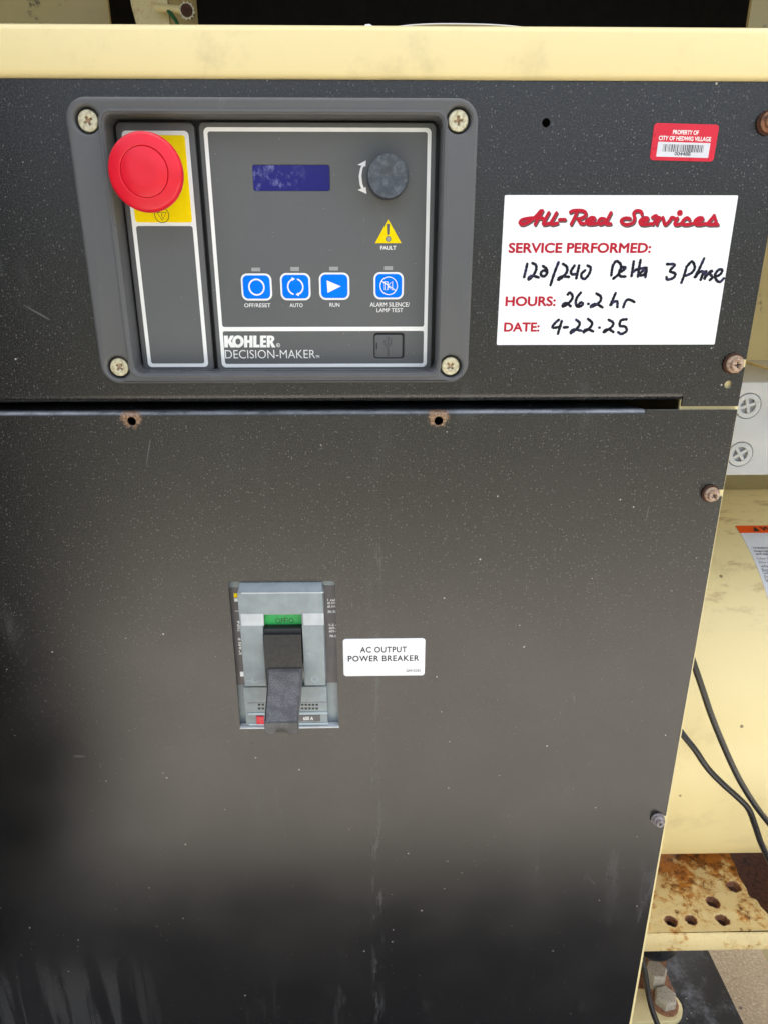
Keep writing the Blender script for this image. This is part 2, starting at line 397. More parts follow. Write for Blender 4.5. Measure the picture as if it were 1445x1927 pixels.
def handle():
    n = N('dusty_black_handle'); c = n.mix(n.ramp(n.noise(2600, 3, .6), .35, .75), (.045, .045, .047), (.21, .21, .205)); c = n.mix(n.mul(n.ramp(n.noise(110, 4, .6), .42, .62), .45), c, (.022, .022, .025))
    n.bump(n.noise(2400, 2), .00006); return n.out(c, .36, .4)
M['handle'] = handle()
M['slide'] = plain('dusty_black_slide', (.022, .021, .021), .38, .5, mottle=.35, ms=400)
def green():
    n = N('green_flag'); return n.out(n.mix(n.ramp(n.noise(650, 4, .75), .58, .66), (.012, .42, .085), (.02, .06, .03)), .45)
M['green'] = green()
M['orange'] = plain('orange_band', (.80, .085, .004), .4, mottle=.04)
M['black_ink'] = plain('black_ink', (.015, .017, .018), .5)
M['grey_text'] = plain('faded_black_ink', (.12, .12, .125), .5)
M['label_white'] = plain('weathered_white_label', (.66, .67, .70), .45, mottle=.05)
M['green_wire'] = plain('green_wire', (.01, .10, .03), .5)
M['added_lawn'] = plain('added_lawn', (.125, .122, .092), .9, .2, mottle=.4, ms=14)
M['dark_strip'] = plain('dark_strip', (.045, .045, .047), .9, .2, mottle=.3, ms=90)

# ================================================================== the setting
gz = 0.0
def sheet(name, x0, y0, x1, y1, z, mat):
    o = obj(name, mesh([(x0, y0, z), (x1, y0, z), (x1, y1, z), (x0, y1, z)], [(0, 1, 2, 3)]), mat, smooth=0); o['kind'] = 'structure'; return o
sheet('ground', -60, -60, 60, 60, gz - .006, M['added_lawn'])  # grass tone added out of frame to dim what the panels reflect
sheet('concrete_pad', -4, -.60, 4, 3, gz, M['concrete'])
sheet('added_walkway', -4, -1.9, 4, -.602, gz + .002, M['added_walk'])  # added unseen slab, gives the lower panel a bright reflection
sheet('added_dark_strip', -2.2, -.60, 2.2, .015, gz + .004, M['dark_strip'])  # added unseen dark strip, darkens the reflection low on the panel

# ================================================================== the cabinet that carries the panels
XE = .2120                                     # right edge of both black panels
cab = thing('control_cabinet', 'cream sheet metal control cabinet with thick rail above the black panels', 'cabinet', (0, .12, gz))
x0, zb, x1, zt = RC(0, 45, 1445, 146.8, -.004)
obj('top_rail', box(-.46, .62, -.004, .034, zb, zt, .0032, 4), M['rail'], cab)
obj('top_cover', box(-.46, .62, .034, .30, zt - .004, zt - .0005), M['cream'], cab)
# front flange behind the panels, slightly out of square so more of it shows lower down
fl = []
for q, w_ in ((-.045, .0005), (-.0875, .0012), (-.75, .0034)): fl.append((q, XE + w_))
obj('frame_flange', plate([(.1790, Z(-.80)), (XE + .0036, Z(-.80)), (XE + .0012, Z(-.0875)), (XE + .0005, Z(.06)), (XE + .0005, zb + .002), (.1790, zb + .002)], .0022, .0020), M['cream'], cab)
obj('side_panel', box(XE - .0026, XE - .0006, .0042, .30, Z(-.78), zt - .004), M['cream'], cab)
obj('back_panel', box(-.46, XE - .0026, .298, .30, Z(-.78), zt - .004), M['void'], cab)
obj('side_panel', box(-.46, -.458, .004, .298, Z(-.78), zt - .004), M['cream'], cab)
obj('base_panel', box(-.46, XE - .0026, .0042, .298, Z(-.782), Z(-.78)), M['void'], cab)
obj('leg', box(-.45, -.40, .02, .28, gz, Z(-.78)), M['void'], cab)
obj('leg', box(.0, .05, .02, .28, gz, Z(-.78)), M['void'], cab)

# ------------------------------------------------------------------ black panels
def slot(cx, cz, r):                            # keyhole slot open to the right edge, listed from top to bottom
    P = [(XE, cz + r)]
    for k in range(9):
        a = R(90 + 180 * k / 8); P.append((cx + r * math.cos(a), cz + r * math.sin(a)))
    return P + [(XE, cz - r)]
S1, S2, S3, S0 = XZ(1378, 684), XZ(1335, 928), XZ(1236, 1540), XZ(1443, 231)
TH = .0016
up = thing('upper_panel', 'black textured steel panel holding the controller under the cream rail', 'panel', (0, 0, Z(-.0845)))
zu, zl = Z(-.0772), Z(-.0847)
XN = at(1283, 757).x
P = [(-.455, zu), (XN, zu), (XN, zl), (XE, zl)] + slot(S1[0], S1[1], .0022)[::-1] + [(XE, zt - .006), (-.455, zt - .006)]
bz_x0, bz_z0, bz_x1, bz_z1 = -.1475, Z(-.0693), .0540, Z(.0695)
h1 = circ(*XZ(1027, 231), .0021); h2 = circ(*XZ(1370, 724), .0023)
flat = plate(P, 0, TH, [rr(bz_x0 + .006, bz_z0 + .006, bz_x1 - .006, bz_z1 - .006, .006), h1, h2])
def bend(zflat, sgn, x0, x1, rad=.0045, depth=.017):   # quarter round from the flat sheet to a flange running back
    out, inn = [], []
    for k in range(9):
        a = R(90 * k / 8); out.append((rad - rad * math.cos(a), zflat + sgn * rad * math.sin(a))); inn.append((rad - (rad - TH) * math.cos(a), zflat + sgn * (rad - TH) * math.sin(a)))
    prof = out + [(depth, zflat + sgn * rad), (depth, zflat + sgn * (rad - TH))] + inn[::-1]
    return sweep_x(prof, x0, x1)
obj('sheet', join(flat, bend(zu, -1, -.455, XN - .0003)), M['panel_up'], up)
low = thing('lower_panel', 'tall black textured steel panel with the power breaker, dusty at its foot', 'panel', (0, 0, Z(-.75)))
zlt = Z(-.0868)
XB = at(1214, 773).x
bx0, bzb, bx1, bzt = RC(441, 1094, 634, 1368)
P = [(XE, zlt)] + slot(S2[0], S2[1], .0022) + slot(S3[0], S3[1], .0022) + [(XE, Z(-.75)), (-.455, Z(-.75)), (-.455, zlt - .0025), (XB, zlt - .0025), (XB + .0004, zlt)]
flat = plate(P, 0, TH, [circ(HOLES_LOW[0][0], HOLES_LOW[0][1], .0026), circ(HOLES_LOW[1][0], HOLES_LOW[1][1], .0026), rr(bx0, bzb, bx1, bzt, .0008, 3)])
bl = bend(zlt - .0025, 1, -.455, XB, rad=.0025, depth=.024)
for v in bl.vertices:                           # the flange is cut off at an angle at its right end
    if v.co.x > XB - .001: v.co.x -= max(0, v.co.y - .003) * .55
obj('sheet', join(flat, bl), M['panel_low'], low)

# ------------------------------------------------------------------ rusted panel screws (washer, lock washer, cross-recessed head)
def screw_meshes(sc=1.0, rot=.2):
    k = sc
    wz = lathe([(.0, 0), (.0056 * k, 0), (.0058 * k, -.0004), (.0058 * k, -.0012), (.0054 * k, -.0015), (0, -.0015)], (0, 0, 0), 32)
    lw = lathe([(0, -.0015), (.0047 * k, -.0015), (.0049 * k, -.0020), (.0049 * k, -.0032), (.0044 * k, -.0038), (0, -.0038)], (0, 0, 0), 6 * 4)
    hd = plate(circ(0, 0, .0034 * k, 28), -.0062, .0026, [cross_shape(0, 0, .0017 * k, .00042 * k, rot)], .0005)
    fl = lathe([(0, -.0042), (.0028 * k, -.0042), (.0028 * k, -.0046), (0, -.0046)], (0, 0, 0), 16)
    return wz, lw, hd, fl
def panel_screw(par, c, mat, sc=1.0, rot=.2, label=None):
    a, b, d, f = screw_meshes(sc, rot)
    s = obj('screw', join(b, d), mat, par); s.location = (c[0], 0, c[1])
    if label: s['label'] = label
    if par.type == 'EMPTY': s.matrix_parent_inverse = Matrix.Translation(-Vector(par.location))
    obj('washer', a, M['grey_screw'] if mat is M['grey_screw'] else M['rust_dark'], s)
    obj('recess', f, M['black'], s)
    return s
panel_screw(up, S1, M['rust_screw'], 1.0, .15, 'rusty brown screw')
panel_screw(up, S0, M['rust_brown'], 1.0, .5, 'rusty brown screw')
panel_screw(low, S2, M['rust_screw'], .92, .6, 'rusty brown screw')
panel_screw(low, S3, M['grey_screw'], .86, .4, 'weathered grey screw')
# stamped circular marks left of the controller
for px, py, rr_ in ((16, 584, .0030), (-3, 708, .0030)):
    c = XZ(px, py); obj('stamped_ring', plate(circ(*c, rr_), -.0001, .0004, [circ(*c, rr_ - .0003)]), M['panel_up'], up)

# ================================================================== the controller
BF, FP = -.008, .005                            # bezel front, faceplate front
con = thing('generator_controller', 'charcoal plastic generator controller with red stop button and display', 'controller', ((bz_x0 + bz_x1) / 2, 0, bz_z0))
ox0, oz0 = XZ(197, 240, BF)[0], XZ(500, 702, BF)[1]
ox1, oz1 = XZ(832, 240, BF)[0], XZ(500, 216.5, BF)[1]
scr = [XZ(166, 227, BF + .002), XZ(862, 227, BF + .002), XZ(847, 689, BF + .002), XZ(225, 691, BF + .002)]
bez = obj('bezel', plate(rr(bz_x0, bz_z0, bz_x1, bz_z1, .0105, 10), BF, .022, [rr(ox0, oz0, ox1, oz1, .0042)] + [circ(a, b, .0061, 32) for a, b in scr], .0016, 4), M['bezel'], con)
obj('ridge', plate(rr(ox0 - .0026, oz0 - .0026, ox1 + .0026, oz1 + .0026, .0062), BF - .0005, .0012, [rr(ox0 - .0012, oz0 - .0012, ox1 + .0012, oz1 + .0012, .0050)], .0003, 2), M['bezel'], con)
obj('recess_floor', plate(rr(ox0 - .002, oz0 - .002, ox1 + .002, oz1 + .002), .0105, .002), M['black'], con)
for i, (a, b) in enumerate(scr):
    obj('screw_seat', lathe([(0, 0), (.0064, 0), (.0064, .003), (0, .003)], (a, -.0032, b), 24), M['black'], con)
    s = obj('screw', plate(circ(a, b, .0050, 32), -.0062, .0034, [cross_shape(a, b, .0021, .0005, (.5, .1, .75, .9)[i])], .0007, 3), M['zinc'], con)
    obj('recess', lathe([(0, 0), (.003, 0), (.003, .0006), (0, .0006)], (a, -.0048, b), 16), M['rust_screw'], s)
# --- stop button plate
e0 = XZ(217, 240, FP)[0]; e1 = XZ(365.5, 240, FP)[0]; ez1 = XZ(300, 229.5, FP)[1]; ez0 = XZ(330, 699.5, FP)[1]
obj('stop_plate', plate(rr(e0, ez0, e1, ez1, .0028), FP, .0045, (), .0007), M['bezel'], con)
ix0, iz0, ix1, iz1 = XZ(229, 247, FP)[0], XZ(330, 690.5, FP)[1], XZ(355, 247, FP)[0], XZ(300, 246, FP)[1]
ov = obj('stop_overlay', plate(rr(ix0, iz0, ix1, iz1, .0022), FP - .00015, .0003, ()), M['white_ink'], con)
ysep0, ysep1 = XZ(300, 418.5, FP)[1], XZ(300, 425.5, FP)[1]; t = .0020
obj('yellow_field', plate(rr(ix0 + t, ysep0, ix1 - t, iz1 - t, .0014), FP - .0003, .0003), M['yellow'], ov)
obj('grey_field', plate(rr(ix0 + t, iz0 + t, ix1 - t, ysep1, .0012), FP - .0003, .0003), M['face'], ov)
sy = FP - .00034
c = XZ(305.2, 404.8, sy); rS = .0037
obj('stop_symbol', pen([circ(*c, rS, 24) + [(c[0] + rS, c[1])], [(c[0] - .0024, c[1] + .0013), (c[0] + .0024, c[1] + .0013), (c[0], c[1] - .0026), (c[0] - .0024, c[1] + .0013)], [(c[0], c[1] + .0008), (c[0], c[1] - .0007)], [(c[0], c[1] - .0014)]], .00016, sy, .00006, 1), M['black_ink'], ov)
# --- mushroom button
RIM = -.0165
bc = XZ(276, 325, RIM); rb = (XZ(346.2, 325, RIM)[0] - XZ(206, 325, RIM)[0]) / 2
ri = rb * .63
bt = obj('stop_button', lathe([(0, .0), (.010, .0), (rb * .93, -.0005), (rb * .985, -.0012), (rb, -.0028), (rb * .99, -.0045), (rb * .955, -.0056), (rb * .90, -.0061), (ri + .0005, -.0068), (ri + .0002, -.0066), (ri, -.0060), (ri - .0002, -.0066), (ri - .0005, -.0068), (ri * .5, -.0071), (ri * .2, -.00705), (0, -.0070)], (bc[0], RIM + .0028, bc[1]), 96), M['red'], con)
obj('button_stem', lathe([(.0125, 0), (.0125, -.004), (.0105, -.005), (.0105, -.0195)], (bc[0], FP, bc[1]), 40), M['black'], con)
# --- main faceplate
m0 = XZ(374, 240, FP)[0]; m1 = XZ(821, 240, FP)[0]; mz1 = XZ(600, 230, FP)[1]; mz0 = XZ(600, 699, FP)[1]
u0, u1, u2, u3 = RC(703.5, 626.6, 760, 674.8, FP)
l0, l1, l2, l3 = RC(476, 310, 620.5, 359, FP)
fc = obj('faceplate', plate(rr(m0, mz0, m1, mz1, .0028), FP, .0045, [rr(u0, u1, u2, u3, .0016, 4), rr(l0, l1, l2, l3, .0012, 4)], .0006), M['face'], con)
wx0, wz0, wx1, wz1 = XZ(383.5, 246, FP)[0], XZ(610, 690.8, FP)[1], XZ(811.3, 246, FP)[0], XZ(600, 240, FP)[1]
t = .0019; D0, D1 = XZ(610, 623, FP)[1], XZ(610, 615, FP)[1]
PR = FP - .0001
obj('white_border', plate(rr(wx0, wz0, wx1, wz1, .0024), PR, .0002, [rr(wx0 + t, D1, wx1 - t, wz1 - t, .0012), rr(wx0 + t, wz0 + t, wx1 - t, D0, .0010)]), M['white_ink'], fc)
obj('display', plate(rr(l0 - .001, l1 - .001, l2 + .001, l3 + .001), FP + .0008, .002), M['lcd'], con)
# --- rotary knob
KF = -.0085; kc = XZ(730, 331, KF); kr = (XZ(769, 331, KF)[0] - XZ(691, 331, KF)[0]) / 2
V = []; n_ = 120
kn = lathe([(0, .0), (kr * 1.03, .0), (kr * 1.03, -.0105), (kr * 1.0, -.0115), (kr * .985, -.0130), (kr * .95, -.0135), (kr * .93, -.0134), (kr * .2, -.0134), (kr * .12, -.0131), (0, -.0131)], (kc[0], FP, kc[1]), n_)
for i, v in enumerate(kn.vertices):            # fluted grip
    ring, k = divmod(i, n_)
    if ring in (1, 2) and k % 2:
        d = Vector((v.co.x - kc[0], 0, v.co.z - kc[1])); v.co -= d * .035
obj('rotary_knob', kn, M['knob'], con, smooth=25)
S = lambda *pts: [XZ(a, b, PR) for a, b in pts]
obj('rotation_arrow', join(plate(S((681.5, 309), (678, 318), (675.6, 331), (677.2, 347), (680.5, 356), (686, 356), (682, 345), (680.6, 331), (682.4, 318), (686, 310)), PR, .0002), plate(S((689, 302), (673, 310.2), (688, 313.5)), PR - .00003, .0002), plate(S((690.3, 365), (673.5, 357.2), (688.5, 352)), PR - .00003, .0002)), M['white_ink'], fc)
# --- fault lamp
tr = obj('fault_triangle', plate(S((730, 412.5), (755, 457.5), (705.8, 457.7)), PR, .0003, (), .00008, 1), M['yellow'], fc)
obj('exclamation_bar', plate(S((727.1, 422.5), (728.5, 421), (731.5, 421), (733, 422.5), (732.2, 441), (730.2, 442.5), (728.2, 441)), PR - .0001, .0002), M['face'], tr)
fx, fz = XZ(730.5, 449.7, PR); obj('lamp_ring', plate(circ(fx, fz, .00145), PR - .0001, .0002), M['face'], tr); obj('fault_lamp', plate(circ(fx, fz, .00108), PR - .00018, .0002), M['led'], tr)
obj('lettering', text('FAULT', RC(716, 462.6, 745.2, 470, PR), PR, .028), M['white_ink'], fc)
# --- push buttons
def button(px0, py0, px1, py1):
    a, b, c_, d = RC(px0, py0, px1, py1, PR)
    g = obj('push_button', plate(rr(a, b, c_, d, .0034, 6), PR - .0002, .0003), M['white_ink'], con)
    e = .0010; obj('blue_key', plate(rr(a + e, b + e, c_ - e, d - e, .0026, 6), PR - .00045, .0003, (), .0001, 2), M['blue'], g)
    return g, (a + c_) / 2, (b + d) / 2
def arc(cx, cz, r, a0, a1, n=14): return [(cx + r * math.cos(R(a0 + (a1 - a0) * k / n)), cz + r * math.sin(R(a0 + (a1 - a0) * k / n))) for k in range(n + 1)]
IY = PR - .0005
g, cx, cz = button(454.7, 514.6, 512.2, 565.6); obj('circle_icon', pen([arc(cx, cz, .00405, 0, 360, 32)], .00042, IY, .00006, 1), M['white_ink'], g)
g, cx, cz = button(528.1, 513.7, 584.8, 565.1)
r_ = .0041
obj('cycle_icon', join(pen([arc(cx, cz, r_, -75, 70), arc(cx, cz, r_, 105, 250)], .00040, IY, .00006, 1),
    plate([(cx + .0000, cz + r_), (cx - .0019, cz + r_ + .0009), (cx - .0014, cz + r_ - .0011)], IY, .0001), plate([(cx, cz - r_), (cx + .0019, cz - r_ - .0009), (cx + .0014, cz - r_ + .0011)], IY, .0001)), M['white_ink'], g)
g, cx, cz = button(601, 512.9, 658, 564.3); obj('run_icon', plate([(cx - .0040, cz + .0031), (cx + .0036, cz), (cx - .0037, cz - .0034)], IY, .0001), M['white_ink'], g)
g, cx, cz = button(703.3, 512, 759.2, 563.3)
obj('mute_icon', pen([arc(cx, cz, .0046, 0, 360, 32), [(cx - .0038, cz + .0025), (cx + .0038, cz - .0025)], [(cx - .0022, cz + .0021), (cx - .0006, cz + .0021), (cx - .0006, cz - .0021), (cx - .0022, cz - .0021), (cx - .0022, cz + .0021)], [(cx - .0002, cz + .0005), (cx + .0020, cz + .0024), (cx + .0020, cz - .0024), (cx - .0002, cz - .0005)]], .00024, IY, .00006, 1), M['white_ink'], g)
for q in ((473.6, 503.7, 490.2, 510.6), (547, 502.5, 563.2, 510), (620, 502, 636.6, 509), (722.7, 501, 738.8, 508.2)):
    obj('indicator_light', plate(rr(*RC(*q, PR)), PR, .0002), M['led'], con)
for s, q, b in (('OFF/RESET', (460.3, 570.8, 509.6, 578.2), .006), ('AUTO', (545.6, 570.8, 570.1, 578), .007), ('RUN', (620.7, 570, 639.3, 577.3), .007), ('ALARM SILENCE/', (696.4, 569, 770.3, 577.2), .006), ('LAMP TEST', (708.9, 579.9, 758.1, 587.4), .006)):
    obj('lettering', text(s, RC(*q, PR), PR, b), M['white_ink'], fc)
# maker's lettering
kp = lambda P: [XZ(400 + a / 6.02, 610 + b / 6.02, PR) for a, b in P]
ell = lambda cx, cy, rx, ry, n=28: [(cx + rx * math.cos(2 * math.pi * k / n), cy + ry * math.sin(2 * math.pi * k / n)) for k in range(n)]
sq = lambda a, b, c_, d: [(a, b), (c_, b), (c_, d), (a, d)]
KOH = [([(133, 130), (178, 130), (178, 182), (206, 130), (248, 130), (212, 192), (262, 264), (208, 264), (178, 210), (178, 264), (138, 264)], ()), (ell(292, 197, 65, 70), (ell(292, 197, 29, 35),)),
       (sq(361, 130, 397, 180) [:2] + [(397, 180), (421, 180), (421, 130), (457, 130), (457, 264), (421, 264), (421, 212), (397, 212), (397, 264), (361, 264)], ()),
       ([(465, 130), (501, 130), (501, 232), (536, 232), (536, 264), (465, 264)], ()), ([(542, 130), (611, 130), (611, 158), (577, 158), (577, 183), (607, 183), (607, 210), (577, 210), (577, 236), (611, 236), (611, 264), (542, 264)], ()),
       ([(618, 130), (668, 130), (692, 138), (704, 158), (700, 182), (682, 202), (716, 264), (676, 264), (653, 214), (653, 264), (618, 264)], ([(653, 156), (664, 156), (670, 168), (664, 182), (653, 184)],))]
obj('lettering', join(*[plate(kp(o_), PR, .00012, [kp(h_) for h_ in hs_]) for o_, hs_ in KOH]), M['white_ink'], fc)
obj('lettering', text('DECISION-MAKER', RC(424.2, 658.5, 593.5, 674.4, PR), PR, -.006), M['white_ink'], fc)
obj('lettering', text('TM', RC(594.5, 668.5, 601.3, 673.5, PR), PR, .02), M['white_ink'], fc)
c = XZ(524, 649.6, PR); obj('registered_mark', join(pen([arc(*c, .00098, 0, 360, 20)], .00013, PR, .00005, 1), text('R', (c[0] - .0004, c[1] - .0005, c[0] + .0004, c[1] + .0005), PR - .00003, .03)), M['white_ink'], fc)
# --- rubber cover of the data port
UC = FP + .0004
us = obj('port_cover', plate(rr(u0 + .0004, u1 + .0004, u2 - .0009, u3 - .0010, .0014, 4), UC, .0025, (), .0004), M['face'], con)
obj('pull_slot', plate(rr(u0 + .0012, u1 + .0052, u0 + .0020, u1 + .0088), UC - .00006, .0004), M['black'], us)
obj('port_floor', plate(rr(u0 - .001, u1 - .001, u2 + .001, u3 + .001), UC + .0018, .0015), M['black'], con)
ux, uz = (u0 + u2) / 2 - .0004, (u1 + u3) / 2
obj('port_symbol', pen([[(ux, uz - .0048), (ux, uz + .0048)], [(ux, uz - .0012), (ux - .0018, uz + .0008), (ux - .0020, uz + .0026)], [(ux, uz - .0006), (ux + .0018, uz + .0012), (ux + .0020, uz + .0034)], [(ux, uz - .0052)], [(ux, uz + .0046)], [(ux - .002, uz + .0028)], [(ux + .002, uz + .0036)]], .00042, UC, .00045, 4), M['bezel'], us)

# ================================================================== stickers on the upper panel
def quad_px(pts, y): return [XZ(a, b, y) for a, b in pts]
sv_ = thing('service_sticker', 'white service record sticker with red print and black handwriting', 'sticker', (XZ(1150, 640)[0], 0, XZ(1150, 640)[1]))
x0, z0, x1, z1 = .0702, Z(-.0497), .1924, Z(.0266)
obj('sheet', plate(rr(x0, z0, x1, z1, .0006, 3), -.00025, .00035), M['white_tag'], sv_)
SY = -.00033
for s, q in (('SERVICE PERFORMED:', (956.3, 456.8, 1224.5, 476.3)), ('HOURS:', (950.4, 557.6, 1045, 576.3)), ('DATE:', (947.7, 606.7, 1014.5, 624.4))):
    obj('lettering', text(s, RC(*q, SY), SY, .032), M['red_ink'], sv_)
def tracing(ox, oy, sc, strokes): return [[XZ(ox + a / sc, oy + b / sc, SY) for a, b in st] for st in strokes]
A = tracing(960, 375, 6.568, [
    [(372, 142), (310, 212), (230, 275), (155, 308), (115, 292), (140, 255), (215, 236), (300, 230), (400, 234)], [(392, 140), (347, 225), (302, 308)],
    [(472, 165), (432, 240), (402, 296), (425, 308), (480, 296)], [(567, 168), (527, 240), (497, 293), (520, 308), (578, 294)], [(602, 252), (672, 250)],
    [(738, 158), (780, 140), (880, 140), (926, 165), (920, 205), (870, 235), (828, 242)], [(822, 150), (790, 225), (748, 308)], [(835, 242), (862, 292), (905, 300)],
    [(935, 268), (1000, 264), (1040, 238), (1000, 225), (948, 258), (942, 295), (990, 305), (1060, 298)],
    [(1160, 242), (1112, 240), (1086, 280), (1108, 305), (1160, 288)], [(1240, 165), (1192, 260), (1178, 300), (1235, 302)]])
B = tracing(1160, 375, 6.02, [
    [(282, 172), (272, 138), (222, 130), (190, 160), (200, 215), (180, 265), (110, 287), (56, 265), (52, 235), (95, 214), (148, 218)],
    [(258, 250), (325, 242), (350, 216), (310, 210), (265, 240), (265, 275), (310, 287), (385, 276)],
    [(402, 205), (440, 186), (452, 208), (432, 245), (405, 282)], [(448, 205), (486, 212), (462, 250), (452, 284)], [(520, 206), (544, 286), (598, 240), (618, 206), (652, 214)],
    [(684, 214), (654, 278), (690, 287), (724, 274)], [(712, 152)], [(822, 228), (792, 210), (746, 244), (746, 280), (790, 287), (852, 275)],
    [(882, 250), (946, 242), (970, 216), (930, 210), (887, 240), (887, 275), (930, 287), (1002, 275)],
    [(1102, 184), (1060, 235), (1022, 280)], [(1098, 186), (1118, 240), (1108, 275), (1060, 287), (1018, 280)], [(1060, 286), (1142, 284)]])
script = A + B
off = (.00050, -.00072)
obj('script_shadow', pen([[(a + off[0] * k, b + off[1] * k) for a, b in st] for st in script for k in (.5, 1)], .00086, SY + .00006, .00006, 5), M['shadow_ink'], sv_)
obj('script_lettering', pen(script, .00084, SY - .00002, .00012, 6), M['red_ink'], sv_)
dot = tracing(1160, 375, 6.02, [[(712, 155)]])[0][0]; obj('script_dot', plate(circ(*dot, .0015, 20), SY - .0002, .0002), M['red_ink'], sv_)
hw = tracing(940, 480, 6.283, [
    [(322, 105), (303, 190), (285, 260)], [(383, 95), (425, 120), (425, 180), (385, 250), (340, 290), (345, 262), (385, 245), (455, 265)], [(508, 130), (550, 165), (556, 215), (520, 252), (485, 235), (490, 200), (525, 182), (553, 200)],
    [(692, 85), (640, 220), (597, 355)], [(745, 105), (790, 140), (790, 200), (740, 260), (690, 293), (700, 268), (745, 253), (815, 259)], [(880, 125), (840, 190), (852, 226), (912, 224)], [(935, 125), (918, 200), (902, 275)],
    [(1035, 125), (1072, 150), (1055, 220), (1005, 280), (965, 265), (965, 220), (1005, 182)], [(1332, 130), (1322, 190), (1315, 240)], [(1330, 130), (1375, 72), (1430, 120), (1410, 215), (1338, 280)],
    [(800, 467), (825, 445), (857, 480), (845, 530), (790, 585), (742, 608), (752, 578), (790, 570), (835, 605)], [(955, 445), (912, 500), (895, 560), (910, 605), (950, 606), (980, 577), (955, 560), (925, 590)], [(1042, 577)],
    [(1140, 455), (1190, 490), (1185, 545), (1130, 590), (1075, 614), (1088, 592), (1140, 580), (1210, 618)], [(1367, 450), (1332, 530), (1305, 595), (1342, 556), (1385, 550), (1387, 615)],
    [(695, 765), (655, 800), (620, 845), (640, 860), (715, 845)], [(730, 780), (705, 860), (685, 930)], [(755, 855), (800, 853)], [(900, 765), (940, 800), (925, 850), (840, 923), (848, 893), (890, 880), (960, 895)],
    [(1040, 755), (1087, 800), (1070, 850), (990, 913), (1002, 888), (1045, 880), (1100, 902)], [(1172, 858)], [(1285, 765), (1337, 800), (1320, 850), (1230, 913), (1242, 888), (1290, 880), (1340, 910)]])
hw += tracing(920, 350, 2.89, [[(728, 660), (738, 632), (752, 618), (772, 622), (788, 631)], [(746, 725), (716, 731), (709, 760), (738, 765), (746, 788), (718, 805), (700, 795)]])
hw += tracing(1160, 375, 6.02, [
    [(28, 830), (78, 800), (95, 772), (52, 776), (24, 830), (40, 872), (95, 876)], [(190, 705), (178, 790), (165, 870)], [(267, 690), (250, 780), (238, 876)], [(178, 826), (232, 792), (335, 776)], [(335, 782), (272, 830), (262, 862), (310, 850), (336, 795), (322, 882)],
    [(567, 735), (655, 742), (600, 812), (660, 842), (640, 890), (572, 910), (560, 882)], [(790, 762), (762, 860), (730, 945)], [(788, 765), (850, 706), (882, 770), (850, 830), (782, 866)],
    [(987, 672), (932, 790), (880, 890), (930, 830), (975, 822), (948, 912)], [(950, 905), (985, 832), (1012, 822), (990, 905), (1012, 868), (1080, 812), (1042, 832), (1080, 882), (1052, 915)], [(1108, 882), (1170, 850), (1192, 802), (1150, 800), (1110, 860), (1130, 920), (1170, 935), (1210, 896)]])
obj('handwriting', pen(hw, .00074, SY - .00004, .00008, 7, .12), M['marker'], sv_)

tg = thing('property_tag', 'small red property tag with a white barcode strip', 'tag', (*[XZ(1287, 303)[0], 0], XZ(1287, 303)[1]))
def bil(Q, u, v): return tuple((1 - v) * ((1 - u) * Q[0][i] + u * Q[1][i]) + v * ((1 - u) * Q[3][i] + u * Q[2][i]) for i in (0, 1))
Q = quad_px(((1230.5, 231.2), (1352.5, 234.6), (1340, 305), (1222, 301.2)), 0)
ctr = bil(Q, .5, .5); ang = math.atan2(Q[1][1] - Q[0][1], Q[1][0] - Q[0][0])
wt, ht = (Vector(Q[1]) - Vector(Q[0])).length, (Vector(Q[0]) - Vector(Q[3])).length
def rot2(P): c_, s_ = math.cos(ang), math.sin(ang); return [(ctr[0] + x * c_ - z * s_, ctr[1] + x * s_ + z * c_) for x, z in P]
def rotm(me):
    c_, s_ = math.cos(ang), math.sin(ang)
    for v in me.vertices: v.co = (ctr[0] + v.co.x * c_ - v.co.z * s_, v.co.y, ctr[1] + v.co.x * s_ + v.co.z * c_)
    return me
obj('backing', plate(rot2(rr(-wt / 2, -ht / 2, wt / 2, ht / 2, .0018)), -.0003, .0004), M['red_tag'], tg)
fx0, fx1, fz0, fz1 = -wt * .405, wt * .405, -ht * .40, ht * .0
fld = obj('white_strip', plate(rot2(rr(fx0, fz0, fx1, fz1)), -.00042, .0002), M['label_white'], tg)
bars = []; x = fx0 + .0028; rnd = random.Random(3)
while x < fx1 - .003:
    wd = rnd.choice((.00016, .00016, .00032, .00048)); bars.append(plate(rot2(rr(x, fz1 - .0044, x + wd, fz1 - .0010)), -.00047, .0001)); x += wd + rnd.choice((.00022, .00034, .0005))
obj('barcode', join(*bars), M['black_ink'], fld, smooth=0)
obj('lettering', rotm(text('004488', (-.0042, fz0 + .0007, .0040, fz0 + .0024), -.00047, .01)), M['black_ink'], fld)
obj('lettering', rotm(text('PROPERTY OF', (-.0066, ht * .21, .0066, ht * .33), -.00036, .025)), M['white_ink'], tg)
obj('lettering', rotm(text('CITY OF HEDWIG VILLAGE', (-.0134, ht * .045, .0134, ht * .165), -.00036, .025)), M['white_ink'], tg)

bl_ = thing('breaker_label', 'white plastic label with black lettering beside the breaker', 'label', (XZ(722, 1270)[0], 0, XZ(722, 1270)[1]))
obj('plate', plate(rr(*RC(646.3, 1201.3, 799, 1271), .0020), -.0005, .0006, (), .0001, 1), M['white_tag'], bl_)
for s, q, b in (('AC OUTPUT', (678, 1217, 765, 1228), .022), ('POWER BREAKER', (655, 1233.5, 788, 1244.5), .022), ('GM15301', (764, 1259.5, 791, 1264.5), .02)):
    obj('lettering', text(s, RC(*q, -.0006), -.00056, b, spacing=1.12), M['black_ink'], bl_)

